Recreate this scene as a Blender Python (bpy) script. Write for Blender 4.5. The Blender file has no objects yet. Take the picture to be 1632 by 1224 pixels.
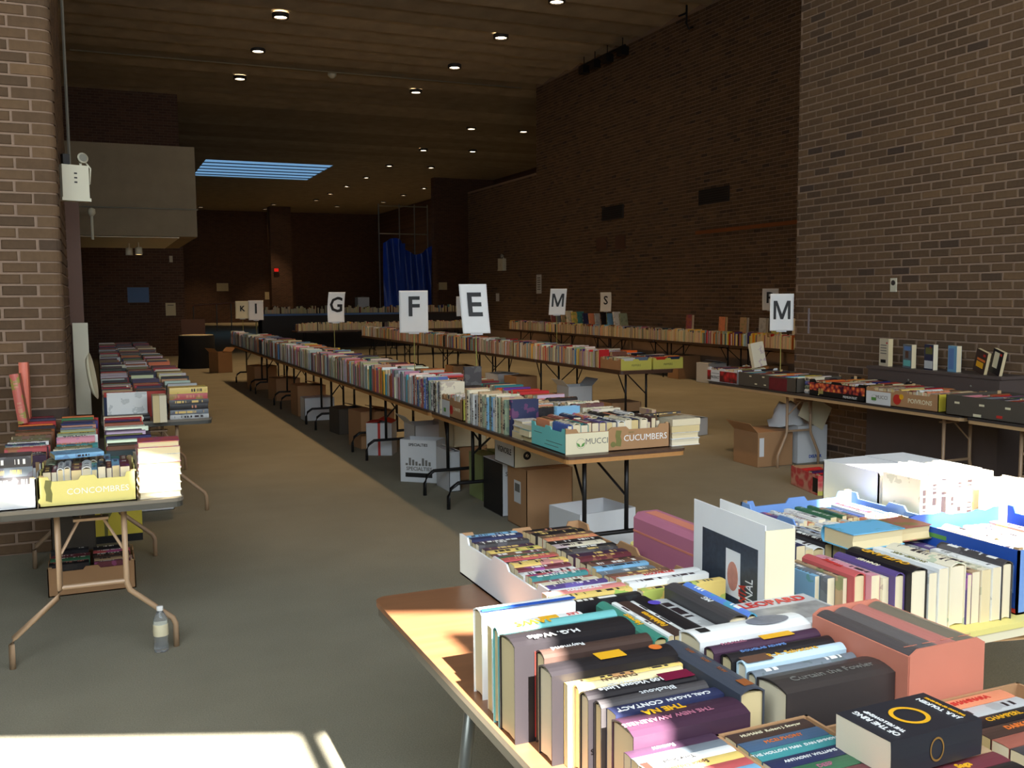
import bpy, math, random
from mathutils import Vector, Matrix

R = random.Random(11)
scene = bpy.context.scene
COL = scene.collection
V = Vector

# ------------------------------------------------------------------ camera
YAW, PIT, ROLL, EYE = math.radians(23.2), math.radians(5.23), math.radians(0.4), 1.65
fwd = V((math.sin(YAW) * math.cos(PIT), math.cos(YAW) * math.cos(PIT), -math.sin(PIT)))
r0 = V((math.cos(YAW), -math.sin(YAW), 0)); u0 = r0.cross(fwd)
rt = r0 * math.cos(ROLL) - u0 * math.sin(ROLL)
up = u0 * math.cos(ROLL) + r0 * math.sin(ROLL)
cam_data = bpy.data.cameras.new('camera')
cam_data.sensor_width = 36.0
cam_data.lens = 1540.0 / 1632.0 * 36.0
cam_data.clip_end = 200
cam = bpy.data.objects.new('camera', cam_data)
COL.objects.link(cam)
m = Matrix((rt, up, -fwd)).transposed().to_4x4()
m.translation = V((0, 0, EYE))
cam.matrix_world = m
scene.camera = cam

# ------------------------------------------------------------------ world, sun, window light, exposure
world = bpy.data.worlds.new('sky'); scene.world = world; world.use_nodes = True
wn = world.node_tree.nodes; wl = world.node_tree.links
sky = wn.new('ShaderNodeTexSky')
try:
    sky.sky_type = 'NISHITA'; sky.sun_disc = False
    sky.sun_elevation = math.radians(40.4); sky.sun_rotation = math.radians(180)
except Exception:
    pass
wl.new(sky.outputs[0], wn['Background'].inputs[0])
wn['Background'].inputs[1].default_value = 0.25

def light(name, kind, loc, direction, energy, color, **kw):
    d = bpy.data.lights.new(name, kind); d.energy = energy; d.color = color
    for k, v in kw.items():
        setattr(d, k, v)
    o = bpy.data.objects.new(name, d); COL.objects.link(o)
    o.location = loc
    o.rotation_euler = V(direction).to_track_quat('-Z', 'Y').to_euler()
    return o

SUN_EL = math.radians(40.4)
light('sun_offscreen', 'SUN', (0, -8, 12), (0, math.cos(SUN_EL), -math.sin(SUN_EL)), 64.0, (1.0, 0.95, 0.86), angle=0.012)
# the shop front stands square to the camera: Y = FY - .41 X
FY, FS = -0.32, -0.41
def fac(x):
    return FY + FS * x
FN = V((-FS, 1, 0)).normalized()
# area lamps inside the opaque front wall, for sky daylight of the glazed front
light('window_front_left_offscreen', 'AREA', (-0.85, fac(-0.85) + 0.05, 2.55), FN + V((0, 0, -0.15)), 340.0, (0.80, 0.92, 1.0),
      shape='RECTANGLE', size=2.9, size_y=4.6)
light('window_front_right_offscreen', 'AREA', (3.6, fac(3.6) + 0.05, 2.35), FN + V((0, 0, -0.10)), 500.0, (0.86, 0.94, 1.0),
      shape='RECTANGLE', size=5.2, size_y=4.4)
scene.view_settings.view_transform = 'Standard'
scene.view_settings.look = 'None'
scene.view_settings.gamma = 1.0
scene.view_settings.use_curve_mapping = False
scene.view_settings.exposure = 0.0

# ------------------------------------------------------------------ colours and materials
def lin(c):
    c = c / 255.0
    return c / 12.92 if c <= 0.04045 else ((c + 0.055) / 1.055) ** 2.4
def rgb(r, g, b):
    return (lin(r), lin(g), lin(b), 1.0)

def new_mat(name):
    mt = bpy.data.materials.new(name); mt.use_nodes = True
    nt = mt.node_tree
    return mt, nt, nt.nodes, nt.links, nt.nodes['Principled BSDF']

def mat(name, col, rough=0.7, var=0.12, scale=12.0, metal=0.0, bump=0.0, bscale=60.0, rand=0.0, spec=0.5):
    mt, nt, n, l, b = new_mat(name)
    b.inputs['Roughness'].default_value = rough
    b.inputs['Metallic'].default_value = metal
    b.inputs['Specular IOR Level'].default_value = spec
    tc = n.new('ShaderNodeTexCoord')
    nz = n.new('ShaderNodeTexNoise'); nz.inputs['Scale'].default_value = scale; nz.inputs['Detail'].default_value = 5
    l.new(tc.outputs['Object'], nz.inputs['Vector'])
    mx = n.new('ShaderNodeMixRGB'); mx.inputs[1].default_value = [c * (1 - var) for c in col[:3]] + [1]
    mx.inputs[2].default_value = [min(1, c * (1 + var)) for c in col[:3]] + [1]
    l.new(nz.outputs['Fac'], mx.inputs[0])
    out = mx.outputs[0]
    if rand:
        oi = n.new('ShaderNodeObjectInfo'); hs = n.new('ShaderNodeHueSaturation')
        mr = n.new('ShaderNodeMapRange'); mr.inputs[3].default_value = 1 - rand; mr.inputs[4].default_value = 1 + rand
        l.new(oi.outputs['Random'], mr.inputs[0]); l.new(mr.outputs[0], hs.inputs['Value'])
        l.new(out, hs.inputs['Color']); out = hs.outputs[0]
    l.new(out, b.inputs['Base Color'])
    if bump:
        nb = n.new('ShaderNodeTexNoise'); nb.inputs['Scale'].default_value = bscale; nb.inputs['Detail'].default_value = 4
        l.new(tc.outputs['Object'], nb.inputs['Vector'])
        bp = n.new('ShaderNodeBump'); bp.inputs['Strength'].default_value = bump; bp.inputs['Distance'].default_value = 0.01
        l.new(nb.outputs['Fac'], bp.inputs['Height']); l.new(bp.outputs[0], b.inputs['Normal'])
    return mt

def emit(name, col, strength):
    mt, nt, n, l, b = new_mat(name)
    b.inputs['Base Color'].default_value = col
    b.inputs['Emission Color'].default_value = col
    b.inputs['Emission Strength'].default_value = strength
    return mt

def brick_mat(name, islands):
    mt, nt, n, l, b = new_mat(name)
    b.inputs['Roughness'].default_value = 0.9; b.inputs['Specular IOR Level'].default_value = 0.25
    if islands:
        src = n.new('ShaderNodeNewGeometry').outputs['Random Per Island']
    else:
        src = n.new('ShaderNodeObjectInfo').outputs['Random']
    cr = n.new('ShaderNodeValToRGB')
    e = cr.color_ramp.elements
    e[0].position = 0.0; e[0].color = rgb(80, 66, 58)
    e[1].position = 1.0; e[1].color = rgb(130, 102, 75)
    for p, c in ((0.07, rgb(100, 80, 62)), (0.45, rgb(112, 88, 66)), (0.9, rgb(120, 95, 71))):
        k = e.new(p); k.color = c
    l.new(src, cr.inputs[0])
    geo = n.new('ShaderNodeTexCoord')
    nz = n.new('ShaderNodeTexNoise'); nz.inputs['Scale'].default_value = 26; nz.inputs['Detail'].default_value = 6
    l.new(geo.outputs['Object'], nz.inputs['Vector'])
    mx = n.new('ShaderNodeMixRGB'); mx.blend_type = 'MULTIPLY'; mx.inputs[0].default_value = 0.35
    l.new(cr.outputs[0], mx.inputs[1]); l.new(nz.outputs['Fac'], mx.inputs[2])
    hs = n.new('ShaderNodeHueSaturation'); hs.inputs['Value'].default_value = 1.15
    l.new(mx.outputs[0], hs.inputs['Color']); l.new(hs.outputs[0], b.inputs['Base Color'])
    bp = n.new('ShaderNodeBump'); bp.inputs['Strength'].default_value = 0.5; bp.inputs['Distance'].default_value = 0.006
    l.new(nz.outputs['Fac'], bp.inputs['Height']); l.new(bp.outputs[0], b.inputs['Normal'])
    return mt

def far_brick_mat():
    mt, nt, n, l, b = new_mat('far_brick')
    b.inputs['Roughness'].default_value = 0.9
    tc = n.new('ShaderNodeTexCoord'); mp = n.new('ShaderNodeMapping'); mp.inputs['Rotation'].default_value = (math.pi / 2, 0, 0)
    bt = n.new('ShaderNodeTexBrick')
    bt.inputs['Color1'].default_value = rgb(108, 80, 66); bt.inputs['Color2'].default_value = rgb(88, 66, 58)
    bt.inputs['Mortar'].default_value = rgb(120, 102, 88)
    bt.inputs['Scale'].default_value = 1.0; bt.inputs['Brick Width'].default_value = 0.215; bt.inputs['Row Height'].default_value = 0.0725
    bt.inputs['Mortar Size'].default_value = 0.006
    l.new(tc.outputs['Object'], mp.inputs[0]); l.new(mp.outputs[0], bt.inputs['Vector'])
    l.new(bt.outputs[0], b.inputs['Base Color'])
    return mt

def cover_mat(vcol=False):
    """printed book cover: the object's own colour, a title on the spine, blotches of print on the boards"""
    mt, nt, n, l, b = new_mat('far_book_cover' if vcol else 'book_cover')
    b.inputs['Roughness'].default_value = 0.42
    if vcol:
        at = n.new('ShaderNodeVertexColor'); at.layer_name = 'Col'
        l.new(at.outputs[0], b.inputs['Base Color'])
        return mt
    def M(op, a, c=None):
        k = n.new('ShaderNodeMath'); k.operation = op
        for i, s in enumerate((a, c)):
            if s is None: continue
            if isinstance(s, (int, float)): k.inputs[i].default_value = s
            else: l.new(s, k.inputs[i])
        return k.outputs[0]
    oi = n.new('ShaderNodeObjectInfo'); tc = n.new('ShaderNodeTexCoord')
    sp = n.new('ShaderNodeSeparateXYZ'); l.new(tc.outputs['Generated'], sp.inputs[0])
    gx, gy, gz = sp.outputs
    rnd = oi.outputs['Random']
    def white(v):
        w = n.new('ShaderNodeTexWhiteNoise'); w.noise_dimensions = '2D'
        cb = n.new('ShaderNodeCombineXYZ'); l.new(v, cb.inputs[0]); l.new(rnd, cb.inputs[1]); l.new(cb.outputs[0], w.inputs['Vector'])
        return w.outputs[0]
    spine = M('LESS_THAN', gy, 0.10)
    band = M('LESS_THAN', M('ABSOLUTE', M('SUBTRACT', gx, 0.5)), 0.24)
    inz = M('LESS_THAN', M('ABSOLUTE', M('SUBTRACT', gz, 0.5)), 0.38)
    letters = M('GREATER_THAN', white(M('FLOOR', M('MULTIPLY', gz, 46.0))), 0.40)
    words = M('GREATER_THAN', white(M('FLOOR', M('MULTIPLY', gz, 7.0))), 0.35)
    title = M('MULTIPLY', M('MULTIPLY', M('MULTIPLY', spine, oi.outputs['Alpha']), band), M('MULTIPLY', inz, M('MULTIPLY', letters, words)))
    nz = n.new('ShaderNodeTexNoise'); nz.noise_dimensions = '4D'; nz.inputs['Scale'].default_value = 15; nz.inputs['Detail'].default_value = 3
    l.new(tc.outputs['Object'], nz.inputs['Vector']); l.new(M('MULTIPLY', rnd, 90.0), nz.inputs['W'])
    blotch = M('GREATER_THAN', nz.outputs['Fac'], 0.565)
    hs = n.new('ShaderNodeHueSaturation'); l.new(oi.outputs['Color'], hs.inputs['Color'])
    l.new(M('ADD', M('MULTIPLY', rnd, 0.5), 0.25), hs.inputs['Hue'])
    bw = n.new('ShaderNodeRGBToBW'); l.new(oi.outputs['Color'], bw.inputs[0])
    l.new(M('ADD', M('MULTIPLY', M('LESS_THAN', bw.outputs[0], 0.1), 1.6), 0.62), hs.inputs['Value'])
    mx = n.new('ShaderNodeMixRGB'); l.new(M('MULTIPLY', M('MULTIPLY', blotch, 0.65), oi.outputs['Alpha']), mx.inputs[0])
    l.new(oi.outputs['Color'], mx.inputs[1]); l.new(hs.outputs[0], mx.inputs[2])
    tcol = n.new('ShaderNodeMixRGB'); l.new(M('LESS_THAN', bw.outputs[0], 0.30), tcol.inputs[0])
    tcol.inputs[1].default_value = rgb(46, 34, 40)
    cr = n.new('ShaderNodeValToRGB'); cr.color_ramp.interpolation = 'CONSTANT'
    e = cr.color_ramp.elements; e[0].color = rgb(240, 238, 230); e[1].position = 0.6; e[1].color = rgb(232, 190, 70)
    k = e.new(0.82); k.color = rgb(214, 120, 70)
    l.new(rnd, cr.inputs[0]); l.new(cr.outputs[0], tcol.inputs[2])
    m2 = n.new('ShaderNodeMixRGB'); l.new(title, m2.inputs[0]); l.new(mx.outputs[0], m2.inputs[1]); l.new(tcol.outputs[0], m2.inputs[2])
    h3 = n.new('ShaderNodeHueSaturation'); h3.inputs['Saturation'].default_value = 0.84
    l.new(m2.outputs[0], h3.inputs['Color']); l.new(h3.outputs[0], b.inputs['Base Color'])
    return mt

def page_mat():
    mt, nt, n, l, b = new_mat('pages')
    b.inputs['Roughness'].default_value = 0.9
    oi = n.new('ShaderNodeObjectInfo'); tc = n.new('ShaderNodeTexCoord')
    cr = n.new('ShaderNodeValToRGB'); e = cr.color_ramp.elements
    e[0].color = rgb(224, 200, 142); e[1].color = rgb(242, 230, 202)
    l.new(oi.outputs['Random'], cr.inputs[0])
    wv = n.new('ShaderNodeTexWave'); wv.bands_direction = 'X'; wv.inputs['Scale'].default_value = 220; wv.inputs['Distortion'].default_value = 1.5
    l.new(tc.outputs['Object'], wv.inputs['Vector'])
    mx = n.new('ShaderNodeMixRGB'); mx.blend_type = 'MULTIPLY'; mx.inputs[0].default_value = 0.16
    l.new(cr.outputs[0], mx.inputs[1]); l.new(wv.outputs[0], mx.inputs[2]); l.new(mx.outputs[0], b.inputs['Base Color'])
    return mt

def wood_mat(name, c1, c2, rough=0.35, axis=1):
    mt, nt, n, l, b = new_mat(name)
    b.inputs['Roughness'].default_value = rough
    tc = n.new('ShaderNodeTexCoord'); mp = n.new('ShaderNodeMapping')
    s = [22, 22, 22]; s[axis] = 1.6
    mp.inputs['Scale'].default_value = s
    nz = n.new('ShaderNodeTexNoise'); nz.inputs['Scale'].default_value = 1.5; nz.inputs['Detail'].default_value = 6
    l.new(tc.outputs['Object'], mp.inputs[0]); l.new(mp.outputs[0], nz.inputs['Vector'])
    mx = n.new('ShaderNodeMixRGB'); mx.inputs[1].default_value = c1; mx.inputs[2].default_value = c2
    l.new(nz.outputs['Fac'], mx.inputs[0]); l.new(mx.outputs[0], b.inputs['Base Color'])
    return mt

def glass_mat(name, col, alpha):
    mt, nt, n, l, b = new_mat(name)
    b.inputs['Base Color'].default_value = col; b.inputs['Roughness'].default_value = 0.05
    b.inputs['Transmission Weight'].default_value = alpha; b.inputs['IOR'].default_value = 1.33
    return mt

def carpet_mat():
    mt, nt, n, l, b = new_mat('carpet')
    b.inputs['Roughness'].default_value = 1.0; b.inputs['Specular IOR Level'].default_value = 0.05
    tc = n.new('ShaderNodeTexCoord')
    a = n.new('ShaderNodeTexNoise'); a.inputs['Scale'].default_value = 160; a.inputs['Detail'].default_value = 3
    c = n.new('ShaderNodeTexNoise'); c.inputs['Scale'].default_value = 2.2; c.inputs['Detail'].default_value = 4
    l.new(tc.outputs['Object'], a.inputs['Vector']); l.new(tc.outputs['Object'], c.inputs['Vector'])
    m1 = n.new('ShaderNodeMixRGB'); m1.inputs[1].default_value = rgb(132, 128, 112); m1.inputs[2].default_value = rgb(182, 176, 156)
    l.new(a.outputs['Fac'], m1.inputs[0])
    m2 = n.new('ShaderNodeMixRGB'); m2.blend_type = 'MULTIPLY'; m2.inputs[0].default_value = 0.25
    l.new(m1.outputs[0], m2.inputs[1]); l.new(c.outputs['Fac'], m2.inputs[2]); l.new(m2.outputs[0], b.inputs['Base Color'])
    bp = n.new('ShaderNodeBump'); bp.inputs['Strength'].default_value = 0.5; bp.inputs['Distance'].default_value = 0.006
    l.new(a.outputs['Fac'], bp.inputs['Height']); l.new(bp.outputs[0], b.inputs['Normal'])
    return mt

def fruit_mat(name, base, c1, c2, scale):
    """fruit photograph printed on a produce tray"""
    mt, nt, n, l, b = new_mat(name)
    b.inputs['Roughness'].default_value = 0.5
    tc = n.new('ShaderNodeTexCoord'); vo = n.new('ShaderNodeTexVoronoi'); vo.inputs['Scale'].default_value = scale
    l.new(tc.outputs['Object'], vo.inputs['Vector'])
    cr = n.new('ShaderNodeValToRGB'); e = cr.color_ramp.elements
    e[0].position = 0.0; e[0].color = c1; e[1].position = 0.75; e[1].color = base
    k = e.new(0.4); k.color = c2
    l.new(vo.outputs['Distance'], cr.inputs[0]); l.new(cr.outputs[0], b.inputs['Base Color'])
    return mt

M_BRICK = brick_mat('brick_fired', False); M_BRICKS = brick_mat('brick_fired_wall', True); M_FARB = far_brick_mat()
M_MORTAR = mat('mortar', rgb(158, 132, 112), 0.95, 0.12, 30, bump=0.4)
M_CARPET = carpet_mat()
M_CONC = mat('board_concrete', rgb(158, 146, 126), 0.9, 0.35, 2.2, bump=0.5, rand=0.22)
M_CONC2 = mat('balcony_concrete', rgb(142, 126, 102), 0.9, 0.22, 4.0, bump=0.2)
M_COVER = cover_mat(); M_FARCOVER = cover_mat(True); M_PAGE = page_mat()
M_WHITE = mat('white_paper', rgb(238, 238, 236), 0.7, 0.03)
M_WBOX = mat('white_card', rgb(222, 224, 226), 0.75, 0.05, 6, rand=0.04)
M_CREAM = mat('cream_card', rgb(232, 222, 188), 0.75, 0.05, 6)
M_CARD = mat('brown_card', rgb(176, 134, 94), 0.85, 0.08, 8, rand=0.10)
M_CARDIN = mat('card_edge', rgb(190, 156, 112), 0.9, 0.08, 20)
M_DARKCARD = mat('dark_card', rgb(84, 76, 66), 0.8, 0.10, 8)
M_BLUECARD = mat('blue_card', rgb(38, 84, 176), 0.55, 0.08, 8)
M_LIGHTBLUE = mat('light_blue_card', rgb(108, 146, 206), 0.6, 0.05, 8)
M_CYAN = mat('aqua_card', rgb(120, 206, 204), 0.6, 0.04, 8)
M_YEL = mat('yellow_card', rgb(226, 206, 70), 0.6, 0.05, 8)
M_YELGREEN = mat('yellow_green_card', rgb(206, 200, 92), 0.6, 0.05, 8)
M_STRAW = mat('straw_card', rgb(230, 216, 130), 0.65, 0.04, 8)
M_GREENCARD = mat('sage_card', rgb(150, 164, 104), 0.7, 0.06, 8)
M_RED = mat('red_print', rgb(200, 52, 44), 0.5, 0.1)
M_BLACK = mat('black_ink', rgb(24, 23, 24), 0.55, 0.05)
M_INKGREY = mat('grey_ink', rgb(120, 118, 112), 0.6, 0.05)
M_INKGREEN = mat('green_ink', rgb(92, 150, 70), 0.6, 0.05)
M_OLIVE = mat('olive_print', rgb(118, 116, 62), 0.6, 0.15, 30)
M_GOLD = mat('gold_ink', rgb(240, 180, 40), 0.4, 0.1)
M_ORANGEINK = mat('orange_ink', rgb(226, 120, 50), 0.5, 0.1)
M_BLACKMETAL = mat('black_metal', rgb(34, 33, 34), 0.4, 0.1, metal=0.3)
M_TANMETAL = mat('tan_enamel', rgb(176, 146, 116), 0.4, 0.05)
M_GREYMETAL = mat('grey_metal', rgb(160, 160, 150), 0.35, 0.05, metal=0.6)
M_TOPGREY = mat('grey_laminate', rgb(120, 112, 100), 0.5, 0.1)
M_TOPBROWN = wood_mat('walnut_laminate', rgb(112, 74, 50), rgb(146, 100, 68), 0.3, 0)
M_TOPDARK = wood_mat('dark_laminate', rgb(70, 50, 40), rgb(96, 70, 54), 0.4, 1)
M_PLYEDGE = wood_mat('plywood_edge', rgb(176, 120, 66), rgb(200, 146, 86), 0.5, 1)
M_TRIM = mat('dark_edge_trim', rgb(74, 72, 66), 0.5, 0.05)
M_TAPE = mat('matt_tape', rgb(150, 140, 146), 0.8, 0.05)
M_BEIGE = mat('beige_edge', rgb(196, 160, 116), 0.5, 0.08)
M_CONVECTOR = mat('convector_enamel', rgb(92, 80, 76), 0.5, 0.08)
M_ENAMEL = mat('ivory_enamel', rgb(226, 220, 196), 0.45, 0.03)
M_STICK = mat('bamboo', rgb(166, 160, 84), 0.6, 0.1)
M_BROWNPAINT = mat('brown_paint', rgb(104, 72, 56), 0.6, 0.06)
M_DARKPANEL = mat('dark_panel', rgb(60, 54, 52), 0.6, 0.08)
M_TARP = mat('blue_tarp', rgb(36, 74, 190), 0.35, 0.2, 3, bump=0.6, bscale=5)
M_CLOTH = mat('black_cloth', rgb(22, 22, 26), 0.9, 0.1)
M_WOODRAIL = mat('wood_rail', rgb(150, 86, 44), 0.5, 0.1)
M_PINK = mat('pink_case', rgb(178, 108, 130), 0.6, 0.06, 10)
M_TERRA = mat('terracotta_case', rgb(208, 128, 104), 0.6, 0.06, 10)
M_PEACH = fruit_mat('peach_print', rgb(60, 16, 40), rgb(250, 196, 90), rgb(214, 84, 60), 26)
M_BERRY = fruit_mat('strawberry_print', rgb(90, 40, 36), rgb(220, 70, 60), rgb(180, 40, 44), 18)
M_MELON = fruit_mat('melon_print', rgb(220, 160, 140), rgb(224, 96, 92), rgb(206, 70, 76), 16)
M_LAMP = emit('lamp_glow', (1.0, 0.80, 0.52, 1), 16.0)
M_SKYL = emit('skylight_glow', rgb(118, 168, 214), 0.8)
M_EXIT = emit('exit_glow', rgb(220, 30, 24), 0.6)
M_SPOTGLOW = emit('spot_glow', (1.0, 0.78, 0.5, 1), 6.0)
M_CLEAR = glass_mat('clear_plastic', (0.92, 0.96, 1.0, 1), 0.9)
M_GREYPHOTO = mat('grey_photo', rgb(48, 60, 74), 0.4, 0.6, 70)

# ------------------------------------------------------------------ mesh helpers
class MB:
    def __init__(self):
        self.v = []; self.f = []; self.c = []
    def box(self, x0, x1, y0, y1, z0, z1):
        i = len(self.v)
        self.v += [(x0, y0, z0), (x1, y0, z0), (x1, y1, z0), (x0, y1, z0), (x0, y0, z1), (x1, y0, z1), (x1, y1, z1), (x0, y1, z1)]
        self.f += [tuple(i + k for k in q) for q in ((3, 2, 1, 0), (4, 5, 6, 7), (0, 1, 5, 4), (1, 2, 6, 5), (2, 3, 7, 6), (3, 0, 4, 7))]
        return self
    def prism(self, pts, h0, h1, fn):
        """closed outline pts (u, v) extruded from h0 to h1; fn(u, v, h) -> xyz"""
        i = len(self.v); k = len(pts)
        self.v += [fn(u, w, h0) for u, w in pts] + [fn(u, w, h1) for u, w in pts]
        self.f.append(tuple(reversed(range(i, i + k)))); self.f.append(tuple(range(i + k, i + 2 * k)))
        for a in range(k):
            b = (a + 1) % k
            self.f.append((i + a, i + b, i + k + b, i + k + a))
        return self
    def tube(self, pts, r, seg=8):
        pts = [V(p) for p in pts]; rings = []
        for j, p in enumerate(pts):
            if j == 0: t = pts[1] - p
            elif j == len(pts) - 1: t = p - pts[j - 1]
            else: t = (pts[j + 1] - p).normalized() + (p - pts[j - 1]).normalized()
            t.normalize()
            a = V((0, 0, 1)) if abs(t.z) < 0.9 else V((1, 0, 0))
            e1 = t.cross(a).normalized(); e2 = t.cross(e1)
            i = len(self.v)
            for s in range(seg):
                an = 2 * math.pi * s / seg
                self.v.append(tuple(p + e1 * math.cos(an) * r + e2 * math.sin(an) * r))
            rings.append(i)
        for a, b in zip(rings, rings[1:]):
            for s in range(seg):
                s2 = (s + 1) % seg
                self.f.append((a + s, a + s2, b + s2, b + s))
        self.f.append(tuple(range(rings[0], rings[0] + seg))[::-1]); self.f.append(tuple(range(rings[-1], rings[-1] + seg)))
        return self
    def lathe(self, prof, seg=20, c=(0, 0)):
        """profile of (radius, z) turned about the vertical through c"""
        i = len(self.v); k = len(prof)
        for s in range(seg):
            an = 2 * math.pi * s / seg
            for r, z in prof:
                self.v.append((c[0] + r * math.cos(an), c[1] + r * math.sin(an), z))
        for s in range(seg):
            s2 = (s + 1) % seg
            for a in range(k - 1):
                self.f.append((i + s * k + a, i + s2 * k + a, i + s2 * k + a + 1, i + s * k + a + 1))
        return self
    def mesh(self, name):
        me = bpy.data.meshes.new(name); me.from_pydata(self.v, [], self.f); me.update()
        return me
    def obj(self, name, mt, parent=None, smooth=False, matrix=None):
        me = self.mesh(name)
        if mt: me.materials.append(mt)
        if smooth: me.polygons.foreach_set('use_smooth', [True] * len(me.polygons))
        return link(name, me, parent, matrix)

def link(name, me, parent=None, matrix=None):
    o = bpy.data.objects.new(name, me); COL.objects.link(o)
    if parent is not None: o.parent = parent
    if matrix is not None: o.matrix_basis = matrix
    return o

def tag(o, label, cat, group=None):
    o['label'] = label; o['category'] = cat
    if group: o['group'] = group
    return o
def thing(name, label, cat, loc=(0, 0, 0), rz=0.0, group=None):
    o = bpy.data.objects.new(name, None); COL.objects.link(o)
    o.empty_display_size = 0.1
    o.location = loc; o.rotation_euler = (0, 0, rz)
    return tag(o, label, cat, group)
def struct(o):
    o['kind'] = 'structure'; return o

def frame(right, upv, normal, origin):
    m = Matrix((V(right), V(upv), V(normal))).transposed().to_4x4()
    m.translation = V(origin)
    return m

def text(s, size, mt, parent, matrix, name='lettering', bold=0.0, sx=1.0, ext=0.0004):
    cu = bpy.data.curves.new('t', 'FONT'); cu.body = s; cu.size = size; cu.align_x = 'CENTER'; cu.align_y = 'CENTER'
    cu.offset = 0.0 if 'M' in s else bold; cu.extrude = ext; cu.resolution_u = 2
    t = bpy.data.objects.new('t', cu); COL.objects.link(t)
    dg = bpy.context.evaluated_depsgraph_get()
    me = bpy.data.meshes.new_from_object(t.evaluated_get(dg))
    bpy.data.objects.remove(t); bpy.data.curves.remove(cu)
    me.name = name; me.materials.clear(); me.materials.append(mt)
    if sx != 1.0: me.transform(Matrix.Diagonal((sx, 1, 1, 1)))
    return link(name, me, parent, matrix)

# ------------------------------------------------------------------ books
PAL = {'black': (34, 30, 34), 'charcoal': (70, 66, 68), 'dark brown': (70, 48, 40), 'brown': (122, 82, 58), 'tan': (186, 150, 104),
       'cream': (232, 220, 188), 'white': (238, 238, 234), 'light grey': (190, 192, 192), 'slate grey': (112, 122, 132),
       'navy': (34, 42, 86), 'royal blue': (40, 84, 178), 'sky blue': (104, 176, 218), 'teal': (40, 140, 140), 'green': (44, 110, 70),
       'sage': (150, 164, 130), 'olive': (112, 108, 60), 'yellow': (238, 200, 66), 'orange': (226, 120, 50), 'rust': (160, 72, 44),
       'red': (196, 40, 40), 'maroon': (112, 28, 44), 'pink': (214, 130, 150), 'purple': (84, 56, 132), 'plum': (70, 40, 66)}
DARKS = ['black', 'black', 'charcoal', 'navy', 'dark brown', 'maroon', 'plum', 'purple', 'royal blue', 'green', 'rust', 'red', 'brown', 'orange', 'white', 'cream', 'sky blue', 'yellow', 'slate grey', 'teal']
MIX = list(PAL)
PALES = ['white', 'cream', 'cream', 'light grey', 'light grey', 'slate grey', 'white', 'sky blue', 'sage', 'tan', 'black', 'rust', 'red', 'navy', 'orange', 'pink', 'brown', 'yellow', 'teal', 'purple']
SPINES = ['white', 'cream', 'light grey', 'light grey', 'sage', 'white', 'sky blue', 'tan', 'cream', 'slate grey', 'rust', 'pink', 'light grey', 'cream']
WARM = ['rust', 'dark brown', 'brown', 'maroon', 'red', 'tan', 'cream', 'black', 'orange', 'charcoal', 'light grey', 'white', 'navy', 'plum', 'olive']
BOOKS = []
_bm = {}
def book_meshes(t, w, l, hard):
    key = (round(t * 500), round(w * 200), round(l * 200), hard)
    if key in _bm: return _bm[key]
    t, w, l = key[0] / 500, key[1] / 200, key[2] / 200
    c = 0.0028 if hard else 0.0008
    bulge = min(0.28 * t, 0.009) if hard else 0.0015
    n = 6 if hard else 4
    outer = [(0, w)] + [(t * k / n, -bulge * (1 - (2 * k / n - 1) ** 2)) for k in range(n + 1)] + [(t, w)]
    inner = [(c, w)] + [(c + (t - 2 * c) * k / n, c - bulge * (1 - (2 * k / n - 1) ** 2)) for k in range(n + 1)] + [(t - c, w)]
    b = MB(); k = len(outer)
    for z in (0, l):
        b.v += [(x, y, z) for x, y in outer] + [(x, y, z) for x, y in inner]
    o0, i0, o1, i1 = 0, k, 2 * k, 3 * k
    for a in range(k - 1):
        b.f += [(o0 + a, o0 + a + 1, o1 + a + 1, o1 + a), (i0 + a + 1, i0 + a, i1 + a, i1 + a + 1),
                (o0 + a + 1, o0 + a, i0 + a, i0 + a + 1), (o1 + a, o1 + a + 1, i1 + a + 1, i1 + a)]
    b.f += [(o0, o1, i1, i0), (o0 + k - 1, i0 + k - 1, i1 + k - 1, o1 + k - 1)]
    cov = b.mesh('cover'); cov.materials.append(M_COVER)
    ins = 0.004 if hard else 0.0006
    p = MB(); fe = w - ins
    prof = [(c, c), (t - c, c), (t - c, fe), (t / 2, fe - (0.004 if hard else 0)), (c, fe)]
    p.prism(prof, ins, l - ins, lambda u, v_, h: (u, v_, h))
    pg = p.mesh('pages'); pg.materials.append(M_PAGE)
    _bm[key] = (cov, pg, t, w, l, bulge)
    return _bm[key]

def book(org, ax, ay, az, t, w, l, colour, hard=False, where='', group=None, label=None):
    """org = corner; ax thickness, ay spine -> fore edge, az tail -> head"""
    cov, pg, t, w, l, bulge = book_meshes(t, w, l, hard)
    ax, ay, az = V(ax).normalized(), V(ay).normalized(), V(az).normalized()
    org = V(org)
    if ax.cross(ay).dot(az) < 0:
        org = org + ax * t; ax = -ax
    root = bpy.data.objects.new('hardcover_book' if hard else 'paperback_book', None); COL.objects.link(root)
    root.empty_display_size = 0.05
    root.matrix_basis = frame(ax, ay, az, org)
    c = link('cover', cov, root); link('pages', pg, root)
    c.color = rgb(*PAL[colour])
    root['category'] = 'book'
    root['group'] = group or where
    kind = ('hardcover' if hard else 'paperback')
    size = 'thick ' if t > 0.046 else ('thin ' if t < 0.019 else '')
    BOOKS.append([root, size, colour, kind, where, label])
    root_dim = (t, w, l, bulge)
    return root, root_dim

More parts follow.
